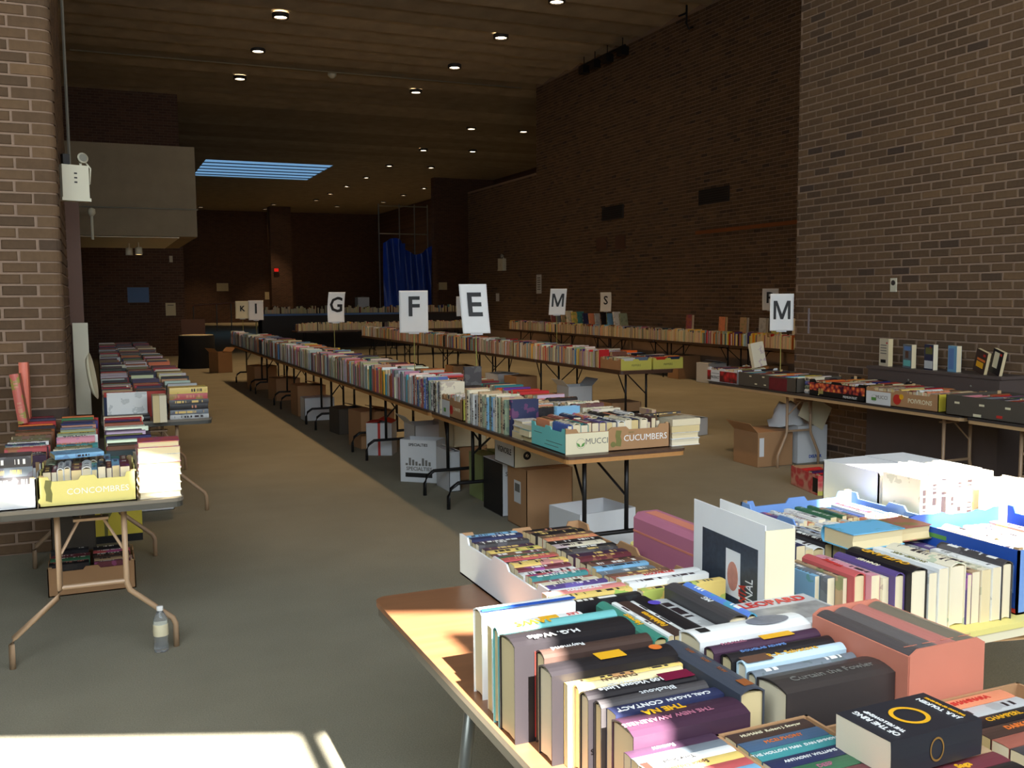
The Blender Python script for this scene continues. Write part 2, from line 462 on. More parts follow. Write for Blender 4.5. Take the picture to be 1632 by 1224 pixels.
def spine_text(bk, s, size, mt, flip=False, pos=0.5, off=0.5, bold=0.0, sx=1.0):
    root, (t, w, l, bulge) = bk
    right, upv = (V((0, 0, 1)), V((-1, 0, 0))) if not flip else (V((0, 0, -1)), V((1, 0, 0)))
    cover = root.children[0]
    return text(s, size, mt, cover, frame(right, upv, (0, -1, 0), (t * off, -bulge - 0.0006, l * pos)), 'spine_title', bold, sx)

X_, Y_, Z_ = V((1, 0, 0)), V((0, 1, 0)), V((0, 0, 1))
def pick(rng, a, b): return rng.uniform(a, b)
def run(start, D, S, length, orient, where, group, pal=MIX, t=(0.018, 0.045), w=(0.11, 0.15), l=(0.17, 0.23), hard=0.2, lean=0.0, seed=None, n=None, flipS=False):
    """books side by side along D; S = the side the spine (upright) or the head (spine up) looks to"""
    rng = random.Random(seed if seed is not None else len(BOOKS))
    D, S = V(D).normalized(), V(S).normalized(); start = V(start)
    d = 0.0; out = []; last = None
    while (d < length) if n is None else (len(out) < n):
        tt = pick(rng, *t); ww = pick(rng, *w); ll = pick(rng, *l); hd = rng.random() < hard
        if hd: tt *= 1.15; ww *= 1.05; ll *= 1.04
        col = rng.choice(pal)
        if col == last: col = rng.choice(pal)
        last = col
        if n is None and d + tt > length + 0.01: break
        o = start + D * d
        if orient == 'upright':
            th = lean
            az = (Z_ * math.cos(th) + D * math.sin(th)); ax = (D * math.cos(th) - Z_ * math.sin(th))
            o = o + Z_ * (tt * math.sin(th)) if th > 0 else o
            bk = book(o - S * rng.uniform(0, 0.012), ax, -S, az, tt, ww, ll, col, hd, where, group)
            d += tt / max(0.6, math.cos(th)) + 0.0008
        elif orient == 'spine_up':
            az = S if not flipS else -S
            off = S * rng.uniform(-0.006, 0.006)
            oo = o + Z_ * ww + off + (V((0, 0, 0)) if not flipS else S * ll)
            bk = book(oo, D, -Z_, az, tt, ww, ll, col, hd, where, group)
            d += tt + 0.0012
        out.append(bk)
    return out

def stack(base, rz, n, where, group, pal=MIX, t=(0.02, 0.045), w=(0.13, 0.16), l=(0.2, 0.24), hard=0.4, seed=1, cols=None, spine='front'):
    """books lying flat on one another; spine (or fore edge) towards local -y"""
    rng = random.Random(seed); z = base[2]; out = []
    for i in range(n):
        tt = pick(rng, *t); ww = pick(rng, *w); ll = pick(rng, *l); a = rz + rng.uniform(-0.05, 0.05)
        e1 = V((math.cos(a), math.sin(a), 0)); e2 = V((-math.sin(a), math.cos(a), 0))
        hd = rng.random() < hard
        col = cols[i] if cols else rng.choice(pal)
        if spine == 'front':
            bk = book(V((base[0], base[1], z)) - e1 * ll / 2, Z_, e2, e1, tt, ww, ll, col, hd, where, group)
        else:
            bk = book(V((base[0], base[1], z)) - e1 * ll / 2 + e2 * ww, Z_, -e2, e1, tt, ww, ll, col, hd, where, group)
        z += bk[1][0] + 0.0006; out.append(bk)
    return out

FAR = MB()
def far_book(org, ax, ay, az, t, w, l, col, pg):
    i = len(FAR.v); ax, ay, az, org = V(ax), V(ay), V(az), V(org)
    if ax.cross(ay).dot(az) < 0: org = org + ax * t; ax = -ax
    def P(x, y, z): return tuple(org + ax * x + ay * y + az * z)
    c = 0.002
    # page block
    for z in (c, l - c):
        for x, y in ((c, c), (t - c, c), (t - c, w - c), (c, w - c)): FAR.v.append(P(x, y, z))
    for q in ((3, 2, 1, 0), (4, 5, 6, 7), (1, 2, 6, 5), (2, 3, 7, 6), (3, 0, 4, 7)):
        FAR.f.append(tuple(i + k for k in q)); FAR.c.append(pg)
    j = len(FAR.v)
    # cover: spine and two boards
    for z in (0, l):
        for x, y in ((0, w), (0, 0), (t, 0), (t, w)): FAR.v.append(P(x, y, z))
    for q in ((0, 1, 5, 4), (1, 2, 6, 5), (2, 3, 7, 6)):
        FAR.f.append(tuple(j + k for k in q)); FAR.c.append(col)
def far_run(start, D, S, length, orient, pal, seed, t=(0.018, 0.045), w=(0.11, 0.15), l=(0.17, 0.24), gapp=0.03):
    rng = random.Random(seed); D, S, start = V(D), V(S), V(start); d = 0.0
    while d < length - 0.02:
        tt = pick(rng, *t); ww = pick(rng, *w); ll = pick(rng, *l)
        c = rng.choice(pal); col = rgb(*[min(255, max(0, k + rng.uniform(-14, 14))) for k in PAL[c]])
        pg = rgb(*[k + rng.uniform(-16, 8) for k in (232, 214, 172)])
        o = start + D * d
        if orient == 'upright':
            far_book(o - S * rng.uniform(0, .014), D, -S, Z_, tt, ww, ll, col, pg)
        elif orient == 'pages':      # fore edge outwards
            far_book(o - S * (ww + rng.uniform(0, .014)), D, S, Z_, tt, ww, ll, col, pg)
        else:
            far_book(o + Z_ * ww + S * rng.uniform(-.008, .008), D, -Z_, S, tt, ww, ll, col, pg)
        d += tt + 0.001
        if rng.random() < gapp: d += rng.uniform(0.01, 0.06)

# ------------------------------------------------------------------ the building
HC = 7.3                       # underside of the ceiling
floor = struct(MB().box(-8, 20, -7, 68, -0.1, 0).obj('floor', M_CARPET))
CO, BL_, BH, JT = 0.0725, 0.215, 0.0615, 0.011    # course, brick module, brick height, joint

def in_view(p):
    d = V(p) - V((0, 0, EYE)); w = d.dot(fwd)
    if w < 0.1: return False
    return abs(1540 * d.dot(rt) / w) < 816 and abs(1540 * d.dot(up) / w) < 612

def brick_cells(u0, u1, z0, z1, rng):
    rows = int((z1 - z0) / CO)
    for r in range(rows):
        z = z0 + r * CO; u = u0 - (BL_ / 2 if r % 2 else 0) - rng.uniform(0, 0.02)
        while u < u1:
            a, b = max(u, u0), min(u + BL_ - JT, u1)
            if b - a > 0.03: yield (a, b, z + rng.uniform(-.0015, .0015), z + BH + rng.uniform(-.002, .002))
            u += BL_
def add_brick(mb, fn, a, b, z0, z1, d):
    c = 0.004; i = len(mb.v)
    for (u, z, h) in ((a, z0, 0), (b, z0, 0), (b, z1, 0), (a, z1, 0), (a + c, z0 + c, d), (b - c, z0 + c, d), (b - c, z1 - c, d), (a + c, z1 - c, d)):
        mb.v.append(fn(u, z, h))
    mb.f += [(i + 4, i + 5, i + 6, i + 7), (i, i + 1, i + 5, i + 4), (i + 1, i + 2, i + 6, i + 5), (i + 2, i + 3, i + 7, i + 6), (i + 3, i, i + 4, i + 7)]
_brk = {}
def brick_part(parent, fn_m, a, b, z0, z1, var):
    key = (round((b - a) * 100), var)
    if key not in _brk:
        rr = random.Random(hash(key)); w = key[0] / 100; mb = MB(); c = 0.006
        j = lambda s: rr.uniform(-s, s)
        pts = [(0, 0, 0), (w, 0, 0), (w, 0, BH), (0, 0, BH)]
        mb.v = pts + [(c + j(.003), -.010, c + j(.002)), (w - c + j(.003), -.010, c + j(.002)), (w - c + j(.003), -.010, BH - c + j(.002)), (c + j(.003), -.010, BH - c + j(.002))]
        mb.f = [(4, 5, 6, 7), (0, 1, 5, 4), (1, 2, 6, 5), (2, 3, 7, 6), (3, 0, 4, 7)]
        me = mb.mesh('brick'); me.materials.append(M_BRICK); _brk[key] = me
    return link('brick', _brk[key], parent, fn_m(a, z0))

# right pier: a brick wall that runs alongside the hall and ends at Y = 8.03
PX, PY = 6.72, 8.15
wall_right = struct(MB().box(PX + 0.008, 11.6, -5, PY, 0, HC + 0.1).obj('wall_right', M_MORTAR))
rng = random.Random(3)
cells = list(brick_cells(2.0, PY, 0.005, HC, rng))
vis = [c for c in cells if in_view((PX, (c[0] + c[1]) / 2, (c[2] + c[3]) / 2)) and c[2] > 0.62]
vis.sort(key=lambda c: (V((PX, c[0], c[2])) - V((0, 0, EYE))).length)
own = set(vis[:300])
rest = MB()
for c in cells:
    if c in own:
        brick_part(wall_right, lambda a, z: Matrix.Translation((PX + 0.010, a + 0, z)) @ Matrix.Rotation(math.radians(-90), 4, 'Z') @ Matrix.Translation((-(c[1] - c[0]), 0, 0)), c[0], c[1], c[2], c[3], rng.randrange(3))
    else:
        add_brick(rest, lambda u, z, h: (PX + 0.010 - h, u, z), c[0], c[1], c[2], c[3], 0.010)
o = rest.obj('brickwork', M_BRICKS, wall_right); o['kind'] = 'stuff'

# long brick wall of the hall behind it
WX = 11.25
wall_rr = struct(MB().box(WX + 0.006, 11.9, PY, 24.45, 0, HC + 0.1).box(WX + 0.006, 11.9, 24.45, 29.8, 0, 5.0).obj('wall_right_rear', M_MORTAR))
bm_ = MB()
for c in brick_cells(11.0, 24.45, 0.6, HC, rng): add_brick(bm_, lambda u, z, h: (WX + 0.008 - h, u, z), *c, 0.008)
for c in brick_cells(24.45, 29.8, 0.6, 5.0, rng): add_brick(bm_, lambda u, z, h: (WX + 0.008 - h, u, z), *c, 0.008)
o = bm_.obj('brickwork', M_BRICKS, wall_rr); o['kind'] = 'stuff'

# left pier with a rounded corner
LX, LY = -0.19, 6.9
wall_left = struct(MB().box(-8, LX - 0.07, LY + 0.008, 9.3, 0, HC + 0.1).box(LX - 0.08, LX - 0.008, LY + 0.07, 9.3, 0, HC + 0.1)
                   .lathe([(0.0, 0), (0.062, 0), (0.062, HC), (0, HC)], 24, (LX - 0.07, LY + 0.07)).obj('wall_left', M_MORTAR))
lb = MB(); rows = int(HC / CO)
for r in range(rows):
    z = 0.005 + r * CO; cut = LX - (0.13 if r % 2 else 0.235) + rng.uniform(-.008, .008)
    # corner brick wrapping the bullnose
    rad = 0.07; pts = [(cut, LY)]
    for k in range(6):
        a = -math.pi / 2 + math.pi / 2 * k / 5
        pts.append((LX - rad + rad * math.cos(a), LY + rad + rad * math.sin(a)))
    ye = LY + (0.20 if r % 2 else 0.10)
    pts += [(LX, ye), (LX - 0.01, ye), (LX - 0.01, LY + rad)]
    pts += [(LX - rad, LY + 0.012), (cut, LY + 0.012)]
    jx, jy = rng.uniform(-.003, .003), rng.uniform(-.004, .002)
    pts = [(x + jx, y + jy) for x, y in pts]
    see = in_view((LX - 0.05, LY, z))
    tgt = MB() if see else lb
    tgt.prism(pts, z, z + BH, lambda u, v_, h: (u, v_, h))
    if see: tgt.obj('brick', M_BRICK, wall_left)
    x = cut - JT
    while x > -3.0:
        w = BL_ - JT
        if in_view((x, LY, z)) and in_view((x, LY, z + 0.03)):
            brick_part(wall_left, lambda a, zz: Matrix.Translation((a, LY + 0.010, zz)), x - w, x, z, z + BH, rng.randrange(3))
        else:
            add_brick(lb, lambda u, zz, h: (u, LY + 0.010 - h, zz), x - w, x, z, z + BH, 0.010)
        x -= BL_
    y = ye + JT
    while y < 9.2:
        add_brick(lb, lambda u, zz, h: (LX - 0.008 + h, u, zz), y, min(9.3, y + BL_ - JT), z, z + BH, 0.008)
        y += BL_
o = lb.obj('brickwork', M_BRICKS, wall_left); o['kind'] = 'stuff'

# other walls of the hall, far away or out of the picture
struct(MB().box(-8.2, -8, 6.9, 68, 0, HC).obj('wall_left_outer', M_FARB))
struct(MB().box(-2.7, -2.55, .7, 6.9, 0, HC).obj('wall_left_entrance', M_DARKPANEL))
struct(MB().box(-8, 2.33, 29.0, 30.2, 0, HC).obj('wall_left_rear', M_FARB))
struct(MB().box(-8, 20, 66, 66.3, 0, HC).obj('wall_back', M_FARB))
struct(MB().box(18.2, 18.5, 24.4, 66, 0, HC).obj('wall_right_outer', M_FARB))
struct(MB().box(11.9, 18.5, 24.2, 24.44, 0, HC).obj('wall_right_return', M_FARB))
# brick columns near the back wall, a lit brick reveal beside the tarpaulin
struct(MB().box(10.2, 11.5, 62, 63, 0, HC).obj('trim_1', M_FARB))
struct(MB().box(14.85, 15.1, 44.2, 45, 0, 4.3).obj('trim_2', M_FARB))
struct(MB().box(15.1, 18.2, 44.6, 45, 0, HC).obj('wall_back_right', M_FARB))

# added opaque front, unseen behind the camera; openings cut to shape the sun patches
front = MB()
openings = [(-1.5, 0.63, 2.75, 3.60), (0.71, 0.83, 2.2, 3.36), (0.83, 0.895, 2.2, 2.78), (0.71, 1.05, 3.36, 3.60), (2.50, 3.5, 3.40, 4.72), (-0.40, -0.285, 4.90, 5.06), (0.142, 0.30, 5.09, 5.29)]
us = sorted({-8.0, 8.5} | {a for q in openings for a in q[:2]}); zs = sorted({0.0, HC + 0.1} | {a for q in openings for a in q[2:]})
def fpt(u, z, h):
    return (u - FS * -h * 0.38 + 0, fac(u) - h, z)
for a, b in zip(us, us[1:]):
    for c, d in zip(zs, zs[1:]):
        if any(q[0] <= a and b <= q[1] and q[2] <= c and d <= q[3] for q in openings): continue
        front.prism([(a, c), (b, c), (b, d), (a, d)], 0.0, 0.10, lambda u, v_, h: (u, fac(u) - h, v_))
struct(front.obj('wall_front_sun_mask', M_DARKPANEL))

# ceiling: board-marked concrete panels laid across the hall
ceil = MB().prism([(-8, fac(-8) - .1), (8.5, fac(8.5) - .1), (20, fac(8.5) - .1), (20, 8.0), (-8, 8.0)], HC + 0.02, HC + 0.3, lambda u, v_, h: (u, v_, h))
SKX0, SKX1, SKY0, SKY1 = 4.4, 9.7, 42.0, 47.8
ceil.box(-8, 20, 8.0, 40.3, HC + 0.12, HC + 0.3)
ceil.box(-8, 20, 40.3, SKY0, HC, HC + 0.3).box(-8, SKX0, SKY0, SKY1, HC, HC + 0.3).box(SKX1, 20, SKY0, SKY1, HC, HC + 0.3).box(-8, 20, SKY1, 68, HC, HC + 0.3)
ceiling = struct(ceil.obj('ceiling', M_CONC))
pitch = 0.85; k = 0; y = 8.0
while y < 40.2:
    dz = rng.uniform(-.012, .012)
    pr_ = [(y, HC + 0.16), (y, HC + 0.10 + dz), (y + 0.06, HC + 0.085 + dz), (y + pitch - 0.10, HC - 0.015 + dz), (y + pitch - 0.05, HC + 0.02 + dz), (y + pitch - 0.05, HC + 0.16)]
    MB().prism(pr_, -8.0, 20.0, lambda u, v_, h: (h, u, v_)).obj('panel', M_CONC, ceiling)
    y += pitch
# skylight with its blades
sk = thing('skylight', 'bluish louvred skylight in the dark ceiling', 'skylight', (SKX0, SKY0, HC))
MB().box(0, SKX1 - SKX0, 0, SKY1 - SKY0, 0.03, 0.05).obj('diffuser', M_SKYL, sk)
for i in range(5):
    yy = (i + 0.9) * (SKY1 - SKY0) / 5.6
    MB().box(0, SKX1 - SKX0, yy, yy + 0.12, 0.0, 0.032).obj('blade', M_DARKPANEL, sk)

# downlights
LAMPS = [(3.66, y) for y in (8.3, 11.3, 14.25, 17.25, 20.23, 23.17, 26.21)] + [(8.38, y) for y in (11.3, 14.25, 17.24, 20.03, 23.01, 26.15)]
LAMPS += [(11.9, y) for y in (31.1, 36.3, 41.05)] + [(12.05, y) for y in (45.5, 49.4, 53.2, 56.9)] + [(13.78, y) for y in (31, 35.9, 41)] + [(16.03, y) for y in (45.1, 48.9, 52.6, 56.7)]
LAMPS += [(14.1, 60.4), (10.2, 60.4), (10.2, 63.5), (6.25, 63.5)]
ring = MB().lathe([(0.13, -0.035), (0.165, -0.04), (0.17, 0.05), (0.13, 0.05)], 20).mesh('trim_ring'); ring.materials.append(M_DARKPANEL)
lens = MB().lathe([(0.0, -0.012), (0.13, -0.012), (0.13, 0.0)], 20).mesh('lens'); lens.materials.append(M_LAMP)
for i, (x, y) in enumerate(LAMPS):
    t = thing('downlight', 'glowing warm downlight set in the dark concrete ceiling', 'light', (x, y, HC - 0.02), 0, 'downlights in the ceiling')
    link('trim_ring', ring, t); link('lens', lens, t)
    light('downlight_beam' if in_view((x, y, HC)) else 'downlight_beam_offscreen', 'SPOT', (x, y, HC - 0.09), (0, 0, -1), 430.0, (1.0, 0.64, 0.32), spot_size=math.radians(62), spot_blend=0.6, shadow_soft_size=0.12)

sm_ = thing('smoke_detector', 'small pale smoke detector on the dark concrete ceiling', 'detector', (5.76, 24.9, HC))
MB().lathe([(0, -.13), (.05, -.12), (.11, -.06), (.12, .03), (0, .03)], 16).obj('housing', M_ENAMEL, sm_, True)
tag(MB().tube([(-.3, 24.62, HC - .03), (10.9, 24.62, HC - .03)], .018, 6).obj('ceiling_conduit', M_GREYMETAL), 'thin grey conduit running across the concrete ceiling', 'pipe')
# concrete balcony box on the left, track spots under it
bal = thing('concrete_balcony', 'plain concrete balcony box jutting out below the ceiling', 'balcony', (0, 16, 2.6))
MB().box(-1.6, 1.51, 0, 3.8, 0.0, 1.38).obj('body', M_CONC2, bal)
MB().box(-1.4, 1.25, 0.15, 3.6, -0.015, 0.0).obj('soffit', M_ENAMEL, bal)
MB().tube([(-1.6, -0.02, 0.42), (1.53, -0.02, 0.42)], 0.012, 6).obj('conduit', M_GREYMETAL, bal)
for i, (x, ty) in enumerate(((0.70, 17.5), (0.56, 17.8))):
    t = thing('track_spotlight', ['lit white track spotlight under the concrete balcony', 'unlit white track spotlight beside the lit one under the balcony'][i], 'light', (x, ty, 2.58))
    MB().tube([(0, 0, 0), (0, 0, -0.09)], 0.012).obj('stem', M_ENAMEL, t)
    MB().lathe([(0.0, -0.07), (0.055, -0.08), (0.06, -0.2), (0.05, -0.2)], 14).obj('can', M_ENAMEL, t, True)
    MB().lathe([(0, -0.195), (0.052, -0.195), (0.052, -0.19)], 14).obj('lamp', M_SPOTGLOW if i == 0 else M_DARKPANEL, t)
t = thing('wall_pipe', 'pale capped pipe hanging beside the concrete balcony', 'pipe', (0.0, 15.4, 2.5))
MB().tube([(0, 0, 0), (0, 0, .38)], 0.02).obj('stem', M_ENAMEL, t); MB().lathe([(0, .46), (.05, .44), (.055, .38), (.03, .34), (0, .34)], 12).obj('cap', M_ENAMEL, t, True)
# electrical conduit run down the pier and across
tag(MB().tube([(-0.15, 8.9, 1.5), (-0.15, 8.9, 5.6)], 0.013, 6).obj('conduit', M_GREYMETAL), 'thin grey electrical conduit running up the left brick pier', 'pipe')
tag(MB().box(-0.20, -0.09, 8.4, 8.5, 0.0, 2.47).obj('steel_post', M_BROWNPAINT), 'brown painted steel post behind the left brick pier', 'post')
tag(MB().box(-0.175, -0.065, 8.28, 8.33, 0.74, 1.46).obj('board', M_ENAMEL), 'tall narrow cream board leaning against the brown steel post', 'board')
# emergency lights
def emergency(loc, rz, s, label):
    t = thing('emergency_light', label, 'light', loc, rz)
    MB().box(-.12 * s, .12 * s, -.06 * s, .06 * s, 0, .30 * s).obj('battery_box', M_ENAMEL, t)
    MB().box(-.13 * s, .13 * s, -.07 * s, .07 * s, -.03 * s, 0).obj('base', M_ENAMEL, t)
    for i in (0, 1, 2): MB().box(-.01, .01, -.0615 * s, -.06 * s, .10 + i * .03, .11 + i * .03).obj('indicator', M_BLACK, t)
    for sx in (-.06, .07):
        MB().tube([(sx * s, 0, .29 * s), (sx * s, 0, .34 * s)], .012 * s).obj('swivel', M_BLACK if sx < 0 else M_ENAMEL, t)
        if sx < 0:
            MB().box((sx - .03) * s, (sx + .03) * s, -.01, .05 * s, .31 * s, .40 * s).obj('lamp_head', M_BLACK, t); continue
        h = MB().lathe([(0, -.01), (.035 * s, -.008), (.045 * s, .04 * s), (.05 * s, .05 * s), (.0, .055 * s)], 16).obj('lamp_head', M_ENAMEL, t, True, Matrix.Translation((sx * s, -.02 * s, .36 * s)) @ Matrix.Rotation(math.radians(80), 4, 'X'))
        MB().lathe([(0, .056 * s), (.036 * s, .056 * s)], 16).obj('reflector', M_GREYMETAL, h)
    MB().tube([(.10 * s, -.02, .34 * s), (.15 * s, -.02, .28 * s), (.14 * s, -.02, .14 * s), (.10 * s, -.02, .10 * s)], .006).obj('cable', M_ENAMEL, t, True)
emergency((-0.105, 7.40, 2.34), math.radians(20), 0.74, 'cream emergency light with one round head on the left brick pier')
emergency((11.17, 26.75, 2.42), math.radians(-80), 1.1, 'cream emergency light high on the long brick wall')

# things fixed to the long brick wall
def wall_plate(name, label, cat, y0, y1, z0, z1, mt, th=0.03, slots=0):
    t = thing(name, label, cat, (WX, (y0 + y1) / 2, z0))
    w = abs(y1 - y0) / 2
    MB().box(-th, 0.004, -w, w, 0, z1 - z0).obj('plate', mt, t)
    for i in range(slots):
        zz = (i + 0.6) * (z1 - z0) / (slots + 0.2)
        MB().box(-th - .006, -th, -w + .03, w - .03, zz, zz + .02).obj('slat', M_BLACK, t)
wall_plate('air_grille', 'dark air grille above the wooden rail on the brick wall', 'vent', 15.6, 16.6, 3.43, 3.72, M_DARKPANEL, 0.03, 6)
wall_plate('air_grille', 'dark air grille above two brown plates on the brick wall', 'vent', 19.65, 20.65, 3.41, 3.72, M_DARKPANEL, 0.03, 6)
wall_plate('wall_plate', 'square brown plate on the brick wall, farther along from the wooden rail', 'plate', 20.43, 20.93, 2.72, 3.02, M_BROWNPAINT)
wall_plate('wall_plate', 'square brown plate on the brick wall, on the side towards the wooden rail', 'plate', 19.56, 20.0, 2.7, 3.02, M_BROWNPAINT)
t = thing('wooden_rail', 'long orange-brown wooden rail fixed along the brick wall', 'rail', (WX, 14.5, 2.85))
MB().box(-.06, -.015, -2.6, 2.16, 0, .07).obj('bar', M_WOODRAIL, t)
for yy in (-2.2, 0, 1.9): MB().box(-.02, .004, yy, yy + .04, 0.01, .06).obj('bracket', M_DARKPANEL, t)
t = thing('track_light_bar', 'dark lighting bar hanging where brick wall meets ceiling', 'light', (10.95, 20.1, 7.0))
MB().tube([(0, -1.0, .12), (0, 1.05, .12)], .03).obj('bar', M_BLACKMETAL, t)
for yy in (-.9, -.2, .4, .95):
    MB().tube([(0, yy, .12), (0, yy, .31)], .012).obj('hanger', M_BLACKMETAL, t)
    MB().box(-.09, .09, yy - .12, yy + .12, -.08, .1).obj('lamp_housing', M_BLACKMETAL, t)
t = thing('ceiling_hook', 'small dark bracket hanging from the ceiling by the brick wall', 'bracket', (10.9, 16.6, 6.85))
MB().tube([(0, 0, .45), (0, 0, .1), (.06, 0, 0), (.14, 0, .05)], .02).obj('rod', M_BLACKMETAL, t)
MB().tube([(-.18, 0, .22), (0, 0, .3)], .02).obj('arm', M_BLACKMETAL, t)

def notice(x, y, z0, w, h, axis, label, mt=M_WHITE, lines=0):
    t = thing('paper_notice', label, 'notice', (x, y, z0))
    if axis == 'y': MB().box(-w / 2, w / 2, -.004, 0, 0, h).obj('sheet', mt, t)
    else: MB().box(-.004, 0, -w / 2, w / 2, 0, h).obj('sheet', mt, t)
    for i in range(lines):
        zz = h * (0.8 - 0.12 * i)
        if axis == 'y': MB().box(-w * .3, w * .3, -.006, -.004, zz, zz + h * .05).obj('print', M_INKGREY, t)
        else: MB().box(-.006, -.004, -w * .3, w * .3, zz, zz + h * .05).obj('print', M_INKGREY, t)
notice(11.245, 24.3, 1.7, .33, .52, 'x', 'tall white lettered notice at the end of the long brick wall', M_WHITE, 6)
notice(11.245, 27.3, 1.48, .26, .24, 'x', 'small pale notice beyond the end of the long brick wall')
notice(15.5, 44.58, 1.95, .42, .36, 'y', 'cream notice beside the blue tarpaulin', M_CREAM)
notice(15.18, 44.58, 1.9, .18, .34, 'y', 'narrow tan notice right next to the tarpaulin', M_CARD)
notice(1.1, 28.98, 1.53, .56, .42, 'y', 'grey framed sheet under the concrete balcony', M_LIGHTBLUE)
notice(1.94, 28.98, 1.15, .27, .36, 'y', 'white letter-size notice on the wall under the balcony', M_CREAM, 1)
notice(2.0, 28.98, 2.65, .09, .18, 'y', 'small cream wall box above the white notice', M_ENAMEL)
notice(7.68, 65.98, 2.07, .74, .52, 'y', 'orange-tinted notice high on the back wall', M_CREAM)
notice(10.6, 65.98, 1.5, .42, .5, 'y', 'cream sheet pinned on the back wall beyond the column', M_CREAM)
t = thing('exit_sign', 'small glowing red exit sign by the brown column', 'sign', (10.5, 61.95, 3.2))
MB().box(-.16, .16, -.06, 0, 0, .3).obj('housing', M_DARKPANEL, t); MB().box(-.13, .13, -.065, -.06, .05, .25).obj('face', M_EXIT, t)

# blue tarpaulin on a dark scaffold frame
t = thing('tarpaulin', 'wrinkled blue plastic tarpaulin hung at the far end of the hall', 'tarpaulin', (12.4, 44.0, 0))
tp = MB(); nx, nz = 28, 18
for a in range(nx + 1):
    for b in range(nz + 1):
        u, w = a / nx, b / nz
        top = 4.1 - (0.25 if u > .4 else 0) + 0.25 * math.sin(u * 7)
        tp.v.append((u * 2.45, 0.12 * math.sin(u * 26 + w * 3) * (0.3 + w) + (0.35 * u), 0.02 + w * top))
for a in range(nx):
    for b in range(nz):
        i = a * (nz + 1) + b
        tp.f.append((i, i + nz + 1, i + nz + 2, i + 1))
tp.obj('sheet', M_TARP, t, True)
fold = MB()
for k in range(13):
    w = k / 12
    fold.v += [(0.78 + .05 * math.sin(w * 9), -0.06, 0.02 + w * 4.1), (1.02 + .04 * math.sin(w * 7), -0.05, 0.02 + w * 4.1)]
for k in range(12): fold.f.append((2 * k, 2 * k + 1, 2 * k + 3, 2 * k + 2))
fold.obj('fold', M_TARP, t, True)
t = thing('scaffold_frame', 'dark tubular scaffold standing behind the blue tarpaulin', 'scaffold', (12.4, 44.7, 0))
for x in (0, 1.0, 1.75, 2.4): MB().tube([(x, 0, 0), (x, 0, 6.0)], .03, 6).obj('upright', M_GREYMETAL, t)
for z in (4.6, 5.9): MB().tube([(0, 0, z), (2.4, 0, z)], .03, 6).obj('ledger', M_GREYMETAL, t)
# handrail at the far left
t = thing('handrail', 'thin rail with posts in front of the far back wall', 'rail', (4.3, 50, 0))
MB().tube([(0, 0, 1.25), (3.2, 0, 1.45)], .03, 6).obj('bar', M_WOODRAIL, t)
for x in (0.1, 1.2, 1.9, 3.1): MB().tube([(x, 0, 0), (x, 0, 1.25 + .0625 * x)], .025, 6).obj('post', M_GREYMETAL, t)

# outlet on the right pier and a strip of tape
t = thing('wall_outlet', 'ivory wall plate with one round socket on the right brick wall', 'outlet', (PX, 6.79, 1.66))
MB().box(-.008, .002, -.037, .037, 0, .125).obj('plate', M_ENAMEL, t)
MB().lathe([(0, 0), (.024, 0), (.024, .004), (0, .006)], 16).obj('socket', M_DARKPANEL, t, False, Matrix.Translation((-.008, 0, .082)) @ Matrix.Rotation(math.radians(-90), 4, 'Y'))
tag(MB().box(PX - .003, PX + .002, 7.92, 7.945, 1.24, 1.50).obj('tape_strip', M_TAPE), 'pale vertical strip of tape on the right brick wall', 'tape')

# dark convector cabinet against the right pier
t = thing('convector_cabinet', 'long dark metal convector cabinet against the right brick wall', 'heater', (6.57, 6.10, 0))
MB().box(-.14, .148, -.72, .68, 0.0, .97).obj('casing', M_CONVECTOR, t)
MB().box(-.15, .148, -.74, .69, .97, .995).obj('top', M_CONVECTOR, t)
for yy in (-.45, .2): MB().lathe([(0, 0), (.009, 0), (.007, .004), (0, .005)], 10).obj('screw', M_GREYMETAL, t, False, Matrix.Translation((-.14, yy, .90)) @ Matrix.Rotation(math.radians(-90), 4, 'Y'))

